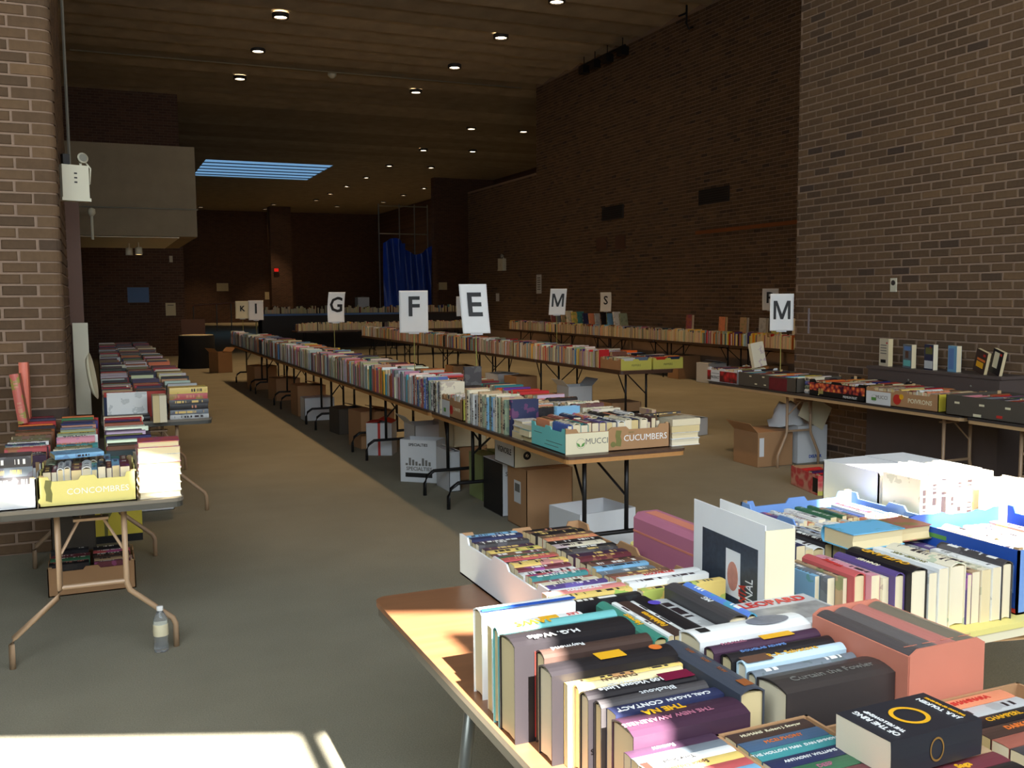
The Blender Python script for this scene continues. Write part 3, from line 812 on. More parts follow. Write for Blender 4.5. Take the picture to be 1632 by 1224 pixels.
# ------------------------------------------------------------------ tables
def rounded(x0, x1, y0, y1, r, n=4):
    pts = []
    for cx, cy, a0 in ((x1 - r, y1 - r, 0), (x0 + r, y1 - r, 90), (x0 + r, y0 + r, 180), (x1 - r, y0 + r, 270)):
        for k in range(n + 1):
            a = math.radians(a0 + 90 * k / n); pts.append((cx + r * math.cos(a), cy + r * math.sin(a)))
    return pts
ZT = 0.74
ORD = ['first', 'second', 'third', 'fourth', 'fifth', 'sixth']
def folding_table(label, x0, x1, y0, y1, style, top=None, edge=None, group=None, zt=ZT, ends=(0.28, 0.28), seen=(True, True)):
    cx, cy = (x0 + x1) / 2, (y0 + y1) / 2; w, l = x1 - x0, y1 - y0
    across = l >= w                      # long side along Y
    rz = 0.0 if across else math.pi / 2
    if not across: w, l = l, w
    t = thing('folding_table', label, 'table', (cx, cy, 0), rz, group)
    W, L = w / 2, l / 2
    MB().prism(rounded(-W, W, -L, L, .045), zt - .016, zt, lambda u, v_, h: (u, v_, h)).obj('tabletop', top or M_TOPDARK, t)
    MB().prism(rounded(-W + .004, W - .004, -L + .004, L - .004, .045), zt - .042, zt - .016, lambda u, v_, h: (u, v_, h)).obj('edge_band', edge or M_PLYEDGE, t)
    zb = zt - .042
    for e, s in zip(ends, (-1, 1)):
        if not seen[0 if s < 0 else 1]: continue
        yy = s * (L - e); q = -s
        if style == 'wishbone':
            mt = M_TANMETAL; a, b = min(.14, W - .12), W - .05
            for sx in (-1, 1):
                MB().tube([(sx * a, yy, zb), (sx * a, yy, .34), (sx * (a + .012), yy, .30), (sx * (b - .012), yy, .14), (sx * b, yy, .11), (sx * b, yy, 0)], .0135, 10).obj('leg', mt, t, True)
                MB().tube([(sx * (a - .01), yy, .50), (sx * .05, yy + q * .08, .635)], .007, 6).obj('brace', mt, t)
                MB().tube([(sx * .045, yy + q * .08, .64), (sx * .045, yy + q * .10, zb)], .006, 6).obj('hanger', mt, t)
            MB().tube([(-a, yy, .345), (a, yy, .345)], .011, 8).obj('crossbar', mt, t)
            MB().box(-.075, .075, yy + q * .08 - .03, yy + q * .08 + .03, .63, .642).obj('hinge_plate', mt, t)
        elif style == 'pedestal':
            mt = M_BLACKMETAL; a, b = .145, W - .05
            for sx in (-1, 1):
                MB().tube([(sx * a, yy, zb), (sx * a, yy, .20)], .014, 8).obj('leg', mt, t, True)
                MB().tube([(sx * a, yy, .42), (sx * .06, yy + q * .34, .655)], .008, 6).obj('brace', mt, t)
            pts = [(-b, yy, 0), (-b, yy, .10), (-b + .02, yy, .16), (-b + .08, yy, .20), (b - .08, yy, .20), (b - .02, yy, .16), (b, yy, .10), (b, yy, 0)]
            MB().tube(pts, .015, 8).obj('foot_bar', mt, t, True)
            MB().box(-.08, .08, yy + q * .34 - .05, yy + q * .34 + .05, .65, zb).obj('hinge_bracket', mt, t)
        else:                            # splayed round legs
            mt = M_GREYMETAL
            for sx in (-1, 1):
                MB().tube([(sx * (W - .09), yy, zb), (sx * (W - .03), yy - s * -.06, 0)], .016, 10).obj('leg', mt, t, True)
            MB().tube([(-(W - .07), yy + s * .02, .3), ((W - .07), yy + s * .02, .3)], .012, 8).obj('crossbar', mt, t)
    return t

def place(cx, cy, z0, rz):
    return Matrix.Translation((cx, cy, z0)) @ Matrix.Rotation(rz, 4, 'Z')

def panel_mats(w, d, th):
    """local frames (right, up, outward normal, origin) of the four sides of a box w x d centred on 0"""
    return {'-y': (frame((1, 0, 0), (0, 0, 1), (0, -1, 0), (-w / 2, -d / 2 + th, 0)), w),
            '+x': (frame((0, 1, 0), (0, 0, 1), (1, 0, 0), (w / 2 - th, -d / 2, 0)), d),
            '+y': (frame((-1, 0, 0), (0, 0, 1), (0, 1, 0), (w / 2, d / 2 - th, 0)), w),
            '-x': (frame((0, -1, 0), (0, 0, 1), (-1, 0, 0), (-w / 2 + th, d / 2, 0)), d)}
def top_profile(L, h, kind):
    if kind == 'flat': return [(L, h), (0, h)]
    if kind == 'hand': return [(L, h), (L * .9, h), (L * .88, h - .022), (L * .6, h - .022), (L * .57, h - .004), (L * .43, h - .004), (L * .4, h - .022), (L * .12, h - .022), (L * .1, h), (0, h)]
    if kind == 'torn':
        rr = random.Random(int(L * 1000)); n = 12
        return [(L * (1 - k / n), h - rr.uniform(0, .02)) for k in range(n + 1)]
    return [(L, h), (0, h)]
def tray(label, x0, x1, y0, y1, z0, h, sides, kind='hand', rz=0.0, group=None, name='produce_tray', base=None, posts=True):
    w, d, th = x1 - x0, y1 - y0, .006
    t = thing(name, label, 'box', ((x0 + x1) / 2, (y0 + y1) / 2, z0), rz, group)
    MB().box(-w / 2, w / 2, -d / 2, d / 2, 0, .006).obj('bottom', base or M_CARD, t)
    out = {}
    for s, (mx, L) in panel_mats(w, d, th).items():
        mt = sides.get(s, sides['*'])
        kd = kind if isinstance(kind, str) else kind.get(s, 'flat')
        pts = [(0, 0), (L, 0)] + top_profile(L, h, kd)
        p = MB().prism(pts, 0, th, lambda u, v_, hh: (u, v_, hh)).obj('side_panel', mt, t, False, mx)
        out[s] = (p, L)
    if posts:
        for sx in (-1, 1):
            for sy in (-1, 1):
                a, b = sx * (w / 2 - th), sy * (d / 2 - th)
                MB().prism([(a, b), (a - sx * .018, b), (a, b - sy * .018)], .006, h + .006, lambda u, v_, hh: (u, v_, hh)).obj('corner_post', M_CARDIN, t)
    return t, out
def print_on(side, s, size, u, v, mt, bold=0.0, sx=1.0, th=.006, name='lettering'):
    p, L = side
    return text(s, size, mt, p, frame((1, 0, 0), (0, 1, 0), (0, 0, 1), (L * u, v, th + .0006)), name, bold, sx)
def patch_on(side, u0, u1, v0, v1, mt, th=.006, name='print', pts=None):
    p, L = side
    pp = pts or [(u0 * L, v0), (u1 * L, v0), (u1 * L, v1), (u0 * L, v1)]
    return MB().prism(pp, th, th + .0008, lambda u, w_, hh: (u, w_, hh)).obj(name, mt, p)
def disc_on(side, u, v, r, mt, r2=None, th=.006, name='print', seg=16, e=.0009):
    p, L = side
    if r2:
        b = MB(); i = 0
        for k in range(seg):
            a = 2 * math.pi * k / seg
            b.v += [(L * u + r * math.cos(a), v + r * math.sin(a), th + e), (L * u + r2 * math.cos(a), v + r2 * math.sin(a), th + e)]
        for k in range(seg):
            k2 = (k + 1) % seg; b.f.append((2 * k, 2 * k2, 2 * k2 + 1, 2 * k + 1))
        return b.obj(name, mt, p)
    return patch_on(side, 0, 0, 0, 0, mt, th, name, [(L * u + r * math.cos(2 * math.pi * k / seg), v + r * math.sin(2 * math.pi * k / seg)) for k in range(seg)])
def sprout(side, u, v, s):
    p, L = side
    for sg in (-1, 1):
        patch_on(side, 0, 0, 0, 0, M_INKGREEN, .006, 'leaf_emblem', [(L * u, v), (L * u + sg * .6 * s, v + .1 * s), (L * u + sg * s, v + .8 * s), (L * u + sg * .3 * s, v + .6 * s)][::sg])
    disc_on(side, u, v + .6 * s, s * 1.25, M_INKGREY, s * 1.18, name='emblem_ring', seg=24)

def carton(label, x0, x1, y0, y1, z0, h, mt, rz=0.0, opened=False, group=None, sides=None, tape=True, name='carton', flap_mt=None, lift=None):
    w, d, th = x1 - x0, y1 - y0, .005
    t = thing(name, label, 'box', ((x0 + x1) / 2, (y0 + y1) / 2, z0), rz, group)
    MB().box(-w / 2, w / 2, -d / 2, d / 2, 0, .005).obj('bottom', mt, t)
    out = {}
    for s, (mx, L) in panel_mats(w, d, th).items():
        p = MB().prism([(0, 0), (L, 0), (L, h), (0, h)], 0, th, lambda u, v_, hh: (u, v_, hh)).obj('side_panel', (sides or {}).get(s, mt), t, False, mx)
        out[s] = (p, L)
    fm = flap_mt or mt
    if not opened:
        rr = random.Random(int(x0 * 999 + y0 * 77)); lift = rr.uniform(0.0, .05) if lift is None else lift
        for s in (-1, 1):
            b = MB(); e = s * w / 2; i = s * .003
            lf = lift if s > 0 else lift * .3
            b.v = [(e, -d / 2, h), (e, d / 2, h), (i, d / 2, h + lf), (i, -d / 2, h + lf), (e, -d / 2, h + .005), (e, d / 2, h + .005), (i, d / 2, h + .005 + lf), (i, -d / 2, h + .005 + lf)]
            b.f = [(0, 1, 2, 3), (7, 6, 5, 4), (0, 4, 5, 1), (1, 5, 6, 2), (2, 6, 7, 3), (3, 7, 4, 0)]
            b.obj('flap', fm, t)
    elif opened in ('flaps', 'left'):
        if opened == 'left': MB().box(-w / 2, w / 2, -d / 2, d / 2, h, h + .005).obj('flap', fm, t)
        for s in ((-1, 1) if opened == 'flaps' else (-1,)):
            b = MB(); e = s * w / 2; o_ = s * (w / 2 + .09)
            b.v = [(e, -d / 2, h), (e, d / 2, h), (o_, d / 2, h + .09), (o_, -d / 2, h + .09), (e, -d / 2, h + .005), (e, d / 2, h + .005), (o_, d / 2, h + .095), (o_, -d / 2, h + .095)]
            b.f = [(0, 1, 2, 3), (7, 6, 5, 4), (0, 4, 5, 1), (1, 5, 6, 2), (2, 6, 7, 3), (3, 7, 4, 0)]
            b.obj('flap', fm, t)
    return t, out

def sign(letter, x, y, zs, w, h, rz, label, zb=ZT, bend=.02, serif=False, lsize=.27, lz=.56, mt=M_WHITE, stick=True, tilt=0.0):
    t = thing('letter_sign', label, 'sign', (x, y, zb), rz)
    H0 = zs - zb
    sh = MB(); n, q_ = 24, 13
    def cur(u, v_): return bend * math.sin(v_ * 2.6)
    for a in range(n + 1):
        for b in range(q_):
            v_, u = a / n, b / (q_ - 1) - .5
            sh.v.append((u * w + tilt * v_, -.006 + cur(u, v_), H0 + v_ * h))
    for a in range(n):
        for b in range(q_ - 1):
            i = a * q_ + b; sh.f.append((i, i + 1, i + q_ + 1, i + q_))
    so = sh.obj('sheet', mt, t, True)
    sm = so.modifiers.new('thickness', 'SOLIDIFY'); sm.thickness = .0015; sm.offset = 1.0
    if letter == 'M':
        k = lsize * .7; a_, s_ = .46 * k, .14 * k
        pl = [(-a_, -.5 * k), (-a_ + s_, -.5 * k), (-a_ + s_, .24 * k), (-.07 * k, -.5 * k), (.07 * k, -.5 * k), (a_ - s_, .24 * k), (a_ - s_, -.5 * k), (a_, -.5 * k), (a_, .5 * k), (a_ - .19 * k, .5 * k), (0, -.22 * k), (-a_ + .19 * k, .5 * k), (-a_, .5 * k)]
        lm = MB(); lm.v = [(x_, y_, 0) for x_, y_ in pl]
        lm.f = [(0, 1, 2, 11, 12), (2, 3, 10, 11), (3, 4, 10), (4, 5, 9, 10), (5, 6, 7, 8, 9)]
        lt = lm.obj('letter', M_BLACK, so)
    else:
        lt = text(letter, lsize, M_BLACK, so, Matrix.Identity(4), 'letter', .005, 1.0, 0.0)
    for vv in lt.data.vertices:
        lx, ly = vv.co.x, vv.co.y
        v_ = (lz * h + ly) / h
        vv.co = (lx + tilt * v_, -.006 + cur(lx / w, v_) - .008, H0 + lz * h + ly)
    if stick:
        MB().tube([(0, .006 + bend * 1.6, 0), (0, .006 + bend * 1.6, H0 + h * .5)], .0045, 6).obj('stick', M_STICK, t)
        MB().box(-.05, .05, .0, .006 + bend * 1.6, H0 - .012, H0 + .012).obj('clip', M_WBOX, t)
    return t

# ================================================================== foreground table
FT = ' on the walnut table'
folding_table('walnut-topped table with dark edge trim and grey splayed legs, piled with books', .735, 1.74, .92, 2.80, 'splayed', M_TOPBROWN, M_TRIM, ends=(.40, .62))
z = ZT
# --- row of hardcovers, spines up, in front of the left edge
G1 = 'hardcovers spine up along the edge of the walnut table'
def up_x(x0, y_near, t, w, l, col, hard, label, zb=ZT):
    """spine up, length along X, starting at x0; near side of the book at y_near"""
    return book((x0, y_near, zb + w), Y_, -Z_, X_, t, w, l, col, hard, 'walnut row', G1, label)
def up_y(x0, y0, t, w, l, col, hard, label, zb=ZT, group=G1):
    """spine up, length along Y"""
    return book((x0, y0, zb + w), X_, -Z_, Y_, t, w, l, col, hard, 'walnut row', group, label)
b = up_x(.765, 1.965, .056, .195, .235, 'white', True, 'thick white hardcover with a blue stripe behind the teal book')
MB().box(.043, .057, -.012, -.0106, .0, .235).obj('stripe', M_BLUECARD, b[0].children[0])
b = up_x(.76, 1.895, .026, .19, .225, 'white', False, 'thin white paperback with yellow and red print beside the teal book')
spine_text(b, 'LES', .02, M_RED, True, .9, .5); 
MB().box(.004, .022, -.0024, -.0014, .12, .165).obj('print', M_GOLD, b[0].children[0])
b = up_x(.745, 1.822, .030, .205, .285, 'teal', True, 'teal hardcover with gold title next to the thick black book')
spine_text(b, 'JAWS', .034, M_GOLD, True, .3, .5, .001); b[0].children[0].color = rgb(86, 176, 176)
b = up_x(.745, 1.735, .080, .205, .280, 'black', True, 'very thick black hardcover with white author name next to the teal book')
spine_text(b, 'H.G. Wells', .026, M_WHITE, True, .34, .8, .0006)
b = up_x(.79, 1.690, .042, .190, .250, 'dark brown', True, 'dark hardcover with maroon edges between two thick black books')
MB().box(-.0012, 0, 0, .18, -.001, .004).obj('edge', M_RED, b[0].children[0])
spine_text(b, 'Raymond', .020, M_WHITE, True, .25, .5)
b = up_x(.775, 1.624, .062, .180, .285, 'black', True, 'thick black hardcover with a yellow square picture on its spine')
MB().box(.012, .046, -.0108, -.0098, .115, .175).obj('spine_picture', M_GOLD, b[0].children[0])
MB().lathe([(0, .0), (.014, .0)], 16).obj('spine_picture', M_ORANGEINK, b[0].children[0], False, Matrix.Translation((.031, -.0104, .25)) @ Matrix.Rotation(math.radians(90), 4, 'X'))
b = up_x(.80, 1.606, .016, .165, .260, 'yellow', False, 'thin yellow book pressed against the black one with square picture')
b = up_x(.81, 1.578, .026, .163, .235, 'cream', True, 'cream hardcover with brown lettering between yellow and maroon books')
spine_text(b, 'DUNCAN', .018, M_BROWNPAINT, True, .4); b[0].children[0].color = rgb(238, 214, 150)
b = up_x(.81, 1.540, .036, .160, .240, 'black', True, 'black and maroon hardcover with large white numerals on its spine')
MB().box(.001, .035, -.0096, -.0088, .168, .236).obj('spine_panel', mat('maroon_ink', rgb(120, 22, 56), .4), b[0].children[0])
spine_text(b, '100 Vicious Little', .020, M_WHITE, True, .42, .62, .0004); spine_text(b, 'VAMPIRE STORIES', .009, M_WHITE, True, .38, .22)
b = up_x(.82, 1.508, .030, .155, .235, 'charcoal', True, 'charcoal hardcover with pale serif title beside the blue-black book')
spine_text(b, 'Blackout', .022, M_WBOX, True, .55, .55)
b = up_x(.83, 1.472, .034, .155, .235, 'navy', False, 'blue-black paperback with white capitals beside the plum book')
spine_text(b, 'CONTACT', .020, M_WHITE, True, .25, .55, .0003); spine_text(b, 'CARL SAGAN', .016, M_WHITE, True, .7, .55)
b = up_x(.82, 1.392, .078, .150, .245, 'plum', True, 'very thick plum hardcover with pink capitals and gold title')
b[0].children[0].color = rgb(66, 34, 58)
spine_text(b, 'THE NEW AWARENESS', .018, M_PINK, True, .36, .62, .0003); spine_text(b, 'THE NA', .024, M_GOLD, True, .40, .22, .0008)
# --- thin spines in front of them
for i, (col, s, mt) in enumerate((('plum', 'Romans', M_WHITE), ('slate grey', 'JAMES', M_WHITE), ('white', 'Time Ships', M_BLACK), ('yellow', 'Space Odyssey', M_BROWNPAINT), ('red', 'Stories', M_WHITE), ('sky blue', 'Orbit', M_BLACK), ('white', 'Nebula', M_RED))):
    b = up_x(.80, 1.392 - .0005 - .0245 * (i + 1), .0235, .128, .180, col, False, None)
    BOOKS[-1][5] = '%s slim paperback in the row before the plum hardcover' % col
    spine_text(b, s, .014, mt, True, .4)
    if i in (2, 3):
        MB().box(.001, .0225, -.0022, -.0016, .002, .016).obj('spine_panel', M_RED, b[0].children[0])
BOOKS[-3][5] = 'red slim paperback in the row before the plum hardcover'
BOOKS[-1][5] = 'white slim paperback with red title in the row before the plum hardcover'
# --- long grey-blue book that divides the rows
b = up_y(1.070, 1.430, .056, .168, .275, 'slate grey', True, 'thick blue-grey hardcover dividing two rows of books on the walnut table')
b[0].children[0].color = rgb(64, 70, 84); MB().box(.018, .040, -.0104, -.0096, .012, .040).obj('spine_panel', M_WOODRAIL, b[0].children[0])
for k in range(3): spine_text(b, 'ARTS', .012, M_WOODRAIL, False, .35 + .2 * k, .5)
# --- column behind it: green book and friends
for col, x, t, w, l, lab, s, mt in (
    ('teal', 1.105, .036, .145, .270, 'sea-green hardcover with faint gold title lying spine up', 'Harvest', M_GOLD),
    ('white', 1.143, .014, .150, .262, 'slim white paperback right beside the sea-green hardcover', None, None),
    ('dark brown', 1.159, .034, .148, .262, 'dark brown paperback with yellow brush title near sea-green hardcover', 'Fablehaven', M_GOLD),
    ('white', 1.195, .012, .146, .258, 'slim white paperback between two dark ones near the sea-green hardcover', None, None),
    ('black', 1.209, .040, .148, .262, 'black paperback with a purple spot on its spine', None, None),
    ('light grey', 1.251, .050, .140, .262, 'pale paperback with a blue and grey pattern beside the black one', None, None),
    ('charcoal', 1.305, .052, .165, .275, 'thick grey-black hardcover beside the patterned pale paperback', 'MG', M_WHITE)):
    b = up_y(x, 1.79, t, w, l, col, t > .035 and col != 'light grey', lab)
    if s: spine_text(b, s, min(.024, t * .75), mt, False, .45, .5, .0004)
    if col == 'teal': b[0].children[0].color = rgb(36, 140, 118)
    if 'purple' in lab: MB().lathe([(0, 0), (.016, 0)], 16).obj('spot', mat('purple_ink', rgb(96, 80, 190), .4), b[0].children[0], False, Matrix.Translation((.02, -.0096, .20)) @ Matrix.Rotation(math.radians(90), 4, 'X'))
b = up_y(1.362, 1.80, .030, .160, .270, 'royal blue', True, 'bright blue hardcover poking up beside the grey comic')
b[0].children[0].color = rgb(34, 110, 214)
# --- stack under the flat comic, and the comic
G2 = 'books lying flat near the white binder'
zz = ZT
for i, (c, tt) in enumerate((('cream', .045), ('white', .05), ('light grey', .03))):
    book((1.41, 1.775, zz), Z_, Y_, X_, tt, .165, .235, c, i == 0, 'under comic', G2, '%s book lying flat under the grey comic' % c); zz += book_meshes(tt, .165, .235, i == 0)[2] + .0006
cm = book((1.405, 1.772, zz), Z_, Y_, X_, .012, .175, .245, 'light grey', False, 'comic', G2, 'flat grey picture book with pale red title beside the white binder')
cv = cm[0].children[0]
text('LEOPARD', .045, M_RED, cv, frame((0, 0, 1), (0, 1, 0), (-1, 0, 0), (-.0016, .145, .125)), 'cover_title', .001)
MB().prism([(.01, .02), (.235, .02), (.235, .115), (.01, .115)], -.0012, -.0002, lambda u, v_, h: (h, v_, u)).obj('cover_picture', mat('grey_picture', rgb(150, 148, 146), .4, .7, 25), cv)
# --- second row: white thick one, dark ones, big brown-black one
G3 = 'hardcovers spine up before the terracotta slipcase'
def up_x2(x0, y_near, t, w, l, col, hard, label):
    return book((x0, y_near, ZT + w), Y_, -Z_, X_, t, w, l, col, hard, 'second row', G3, label)
b = up_x2(1.130, 1.648, .080, .185, .290, 'white', True, 'very thick white hardcover with an oval picture on its spine')
ov = MB(); ov.prism([(.055 * math.cos(2 * math.pi * k / 24) + .20, .024 * math.sin(2 * math.pi * k / 24) + .043) for k in range(24)], -.0106, -.0096, lambda u, v_, h: (v_, h, u))
ov.obj('oval_picture', mat('oval_photo', rgb(120, 122, 132), .3, .6, 40), b[0].children[0])
MB().box(.03, .052, -.0106, -.0098, .02, .045).obj('emblem', M_BLACK, b[0].children[0])
b = up_x2(1.135, 1.605, .037, .175, .275, 'plum', True, 'dark hardcover with yellow picture strip next to the thick white one')
MB().box(.008, .030, -.0102, -.0094, .13, .21).obj('spine_picture', M_GOLD, b[0].children[0]); spine_text(b, 'PARALLEL', .014, M_PINK, False, .22)
b = up_x2(1.15, 1.566, .038, .170, .265, 'black', True, 'glossy black hardcover with a purple patch on its spine')
spine_text(b, 'DOUGLAS ADAMS', .014, M_LIGHTBLUE, False, .35)
b = up_x2(1.16, 1.532, .032, .168, .255, 'sky blue', True, 'pale blue and brown hardcover with yellow title')
MB().box(.001, .031, -.0096, -.0088, .004, .07).obj('spine_picture', M_BROWNPAINT, b[0].children[0]); spine_text(b, 'R.A. Salvatore', .022, M_GOLD, False, .5)
b[0].children[0].color = rgb(186, 216, 232)
b = up_x2(1.16, 1.500, .030, .158, .255, 'slate grey', True, 'grey hardcover wedged between pale blue and brown-black ones')
b = up_x2(1.155, 1.402, .090, .165, .265, 'charcoal', True, 'huge brown-black hardcover with a faint silver title')
b[0].children[0].color = rgb(62, 54, 52); spine_text(b, 'Curtain the Fowler', .026, M_INKGREY, False, .52, .62)
# --- terracotta slipcase with four volumes
sc = thing('slipcase', 'open terracotta slipcase holding four volumes on the walnut table', 'slipcase', (1.525, 1.510, ZT))
w_, d_, h_ = .20, .275, .205
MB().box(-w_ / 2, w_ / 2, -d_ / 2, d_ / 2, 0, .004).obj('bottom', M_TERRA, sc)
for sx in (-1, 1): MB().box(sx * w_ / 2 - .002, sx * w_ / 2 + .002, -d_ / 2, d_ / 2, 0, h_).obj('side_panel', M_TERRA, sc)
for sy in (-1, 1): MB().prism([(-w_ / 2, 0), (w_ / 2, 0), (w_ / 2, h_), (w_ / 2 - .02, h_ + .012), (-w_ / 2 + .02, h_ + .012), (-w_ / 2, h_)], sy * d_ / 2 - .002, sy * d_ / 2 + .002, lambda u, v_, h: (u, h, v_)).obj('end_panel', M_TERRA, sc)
for i, (c, lab) in enumerate((('charcoal', 'dark grey volume nearest the brown-black book in the terracotta slipcase'), ('slate grey', 'grey volume second in the terracotta slipcase'), ('red', 'terracotta-coloured volume inside the slipcase'), ('olive', 'olive-brown volume at the far side of the slipcase'))):
    b = book((1.429 + .0485 * i, 1.376, ZT + .205), X_, -Z_, Y_, .046, .198, .265, c, True, 'slipcase', 'volumes in the terracotta slipcase', lab)
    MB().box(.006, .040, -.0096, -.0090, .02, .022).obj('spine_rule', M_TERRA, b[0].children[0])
    b[0].children[0].color = [rgb(84, 76, 76), rgb(104, 96, 94), rgb(190, 100, 84), rgb(124, 112, 92)][i]
# --- two boxes at the near end and the thick black book lying on them
tr, s_ = tray('small cardboard tray of paperbacks before the huge brown-black hardcover', .985, 1.19, .98, 1.388, ZT, .125, {'*': M_CARD}, 'flat', base=M_CARD, posts=False)
yy = 1.345
for i, (c, s, mt) in enumerate((('dark brown', 'HUMANS  Robert J. Sawyer', M_CREAM), ('royal blue', 'MCELPHONY', M_ORANGEINK), ('teal', 'THE HOLLOW MAN  DAN SIMMONS', M_WHITE), ('navy', 'ANTHONY WILLIAMS', M_WHITE), ('green', 'DEEP', M_PINK), ('maroon', 'Storm', M_WHITE), ('orange', 'Gate', M_BLACK), ('black', 'Night', M_GOLD))):
    b = book((1.0, yy, ZT + .006 + .118), Y_, -Z_, X_, .034, .118, .175, c, False, 'tray', 'paperbacks in the small cardboard tray', '%s paperback spine up in the small cardboard tray' % c)
    if c == 'royal blue': b[0].children[0].color = rgb(56, 92, 128)
    if c == 'teal': b[0].children[0].color = rgb(30, 146, 150)
    spine_text(b, s, .014 if len(s) < 16 else .0115, mt, False, .5, .5, .0003); yy -= .0355
tr2, s2 = tray('cardboard tray of fantasy paperbacks under the thick black book', 1.20, 1.70, .94, 1.352, ZT, .115, {'*': M_CARD, '-x': M_CARDIN}, {'-x': 'torn', '+y': 'flat', '-y': 'flat', '+x': 'flat'}, posts=False)
for col_x, names in ((1.215, (('navy', 'Earth', M_WHITE), ('brown', 'Skybone', M_CREAM), ('rust', 'CHIVES', M_CREAM), ('tan', 'THE HOBBIT', M_BROWNPAINT), ('maroon', 'Saga', M_GOLD), ('black', 'Rift', M_WHITE), ('green', 'Elf', M_GOLD), ('brown', 'Quest', M_WHITE))),
                     (1.43, (('orange', 'SHANNARA', M_RED), ('light grey', '', M_WHITE), ('black', 'CHAMPERL', M_GOLD), ('dark brown', 'DARKSIDE', M_ORANGEINK), ('rust', 'LOREN', M_RED), ('charcoal', 'Volume', M_RED), ('red', 'Knight', M_GOLD), ('teal', 'Mage', M_WHITE)))):
    yy = 1.268 if col_x < 1.3 else 1.30
    for i, (c, s, mt) in enumerate(names):
        b = book((col_x, yy, ZT + .006 + .112), Y_, -Z_, X_, .036, .112, .178 if col_x < 1.3 else .2, c, False, 'tray2', 'paperbacks in the tray under the thick black book',
                 '%s paperback in the %s column of the tray under the thick black book' % (c, 'inner' if col_x < 1.3 else 'outer'))
        if s: spine_text(b, s, .018, mt, False, .5, .5, .0005)
        yy -= .038
fe = book((1.15, 1.14, ZT + .1255), Z_, Y_, V((1, .03, 0)), .062, .125, .205, 'black', False, 'fellow', 'books lying on top of the trays', 'thick black paperback with a gold ring on its cover lying on the trays')
cv = fe[0].children[0]; tt = fe[1][0]
cv.color = rgb(42, 42, 50)
rg = MB()
for k in range(36):
    a = 2 * math.pi * k / 36
    for q in (.034, .026): rg.v.append((-.0012, .062 + q * math.cos(a), .105 + q * math.sin(a)))
for k in range(36):
    k2 = (k + 1) % 36; rg.f.append((2 * k, 2 * k2, 2 * k2 + 1, 2 * k + 1))
rg.obj('gold_ring', M_GOLD, cv)
def cov_text(s, size, y, zc, mt): text(s, size, mt, cv, frame((0, 1, 0), (0, 0, -1), (-1, 0, 0), (-.0012, y, zc)), 'cover_title', .0003)
cov_text('THE FELLOWSHIP', .0115, .062, .048, M_WHITE); cov_text('OF THE RING', .017, .062, .030, M_WHITE)
cov_text('J.R.R. TOLKIEN', .014, .062, .172, M_WHITE); cov_text('THE LORD OF THE RINGS', .0075, .062, .188, M_GOLD)
rg2 = MB()
for k in range(30):
    a = 2 * math.pi * k / 30
    for q in (.021, .0175): rg2.v.append((tt / 2 + q * math.cos(a), -.0026, .10 + q * .75 * math.sin(a)))
for k in range(30):
    k2 = (k + 1) % 30; rg2.f.append((2 * k, 2 * k + 1, 2 * k2 + 1, 2 * k2))
rg2.obj('spine_ring', mat('dull_gold', rgb(150, 110, 50), .4), cv)
# --- box of paperbacks at the far end
bx, sd = tray('white cardboard box packed with two columns of paperbacks, spines up', 1.065, 1.505, 2.245, 2.93, ZT, .135, {'*': M_WBOX, '+x': M_CARD, '+y': M_CARD}, {'-x': 'hand', '+x': 'hand', '-y': 'flat', '+y': 'hand'}, posts=False)
W1 = 'in the white cardboard box'
run((1.08, 2.925, ZT + .006), -Y_, X_, .66, 'spine_up', W1 + ' on the table edge side', 'paperbacks in the white cardboard box', DARKS, (.026, .042), (.110, .122), (.172, .186), 0.0, seed=5)
run((1.29, 2.925, ZT + .006), -Y_, X_, .66, 'spine_up', W1 + ' on the pink case side', 'paperbacks in the white cardboard box', DARKS, (.026, .042), (.110, .122), (.172, .2), 0.0, seed=9)
# --- magazines in front of that box
for i, (c, s, mt, x, l) in enumerate((('white', 'NOUVELLES', M_RED, 1.26, .25), ('white', '', M_RED, 1.26, .25), ('orange', 'HARLEQUIN', M_WHITE, 1.02, .23), ('yellow', '', M_RED, 1.02, .23))):
    yy = (2.205, 2.165, 2.165, 2.130)[i]
    lab = ('white paperback with red capitals before the packed white box', 'plain white paperback before the packed white box', 'orange paperback with white capitals before the packed white box', 'yellow thin paperback before the packed white box')[i]
    b = book((x, yy, ZT + .15), Y_, -Z_, X_, .030, .15, l, c, False, 'front', 'paperbacks before the packed white box', lab)
    if c == 'orange': b[0].children[0].color = rgb(228, 120, 110)
    if s: spine_text(b, s, .018, mt, False, .5, .5, .0005)
b = book((1.02, 2.095, ZT + .145), Y_, -Z_, X_, .030, .145, .235, 'black', False, 'front', 'paperbacks before the packed white box', 'black paperback just behind the sea-green hardcover')
b = book((1.26, 2.095, ZT + .15), Y_, -Z_, X_, .030, .15, .255, 'yellow', False, 'front', 'paperbacks before the packed white box', 'yellow and teal paperback behind the grey-black hardcover')
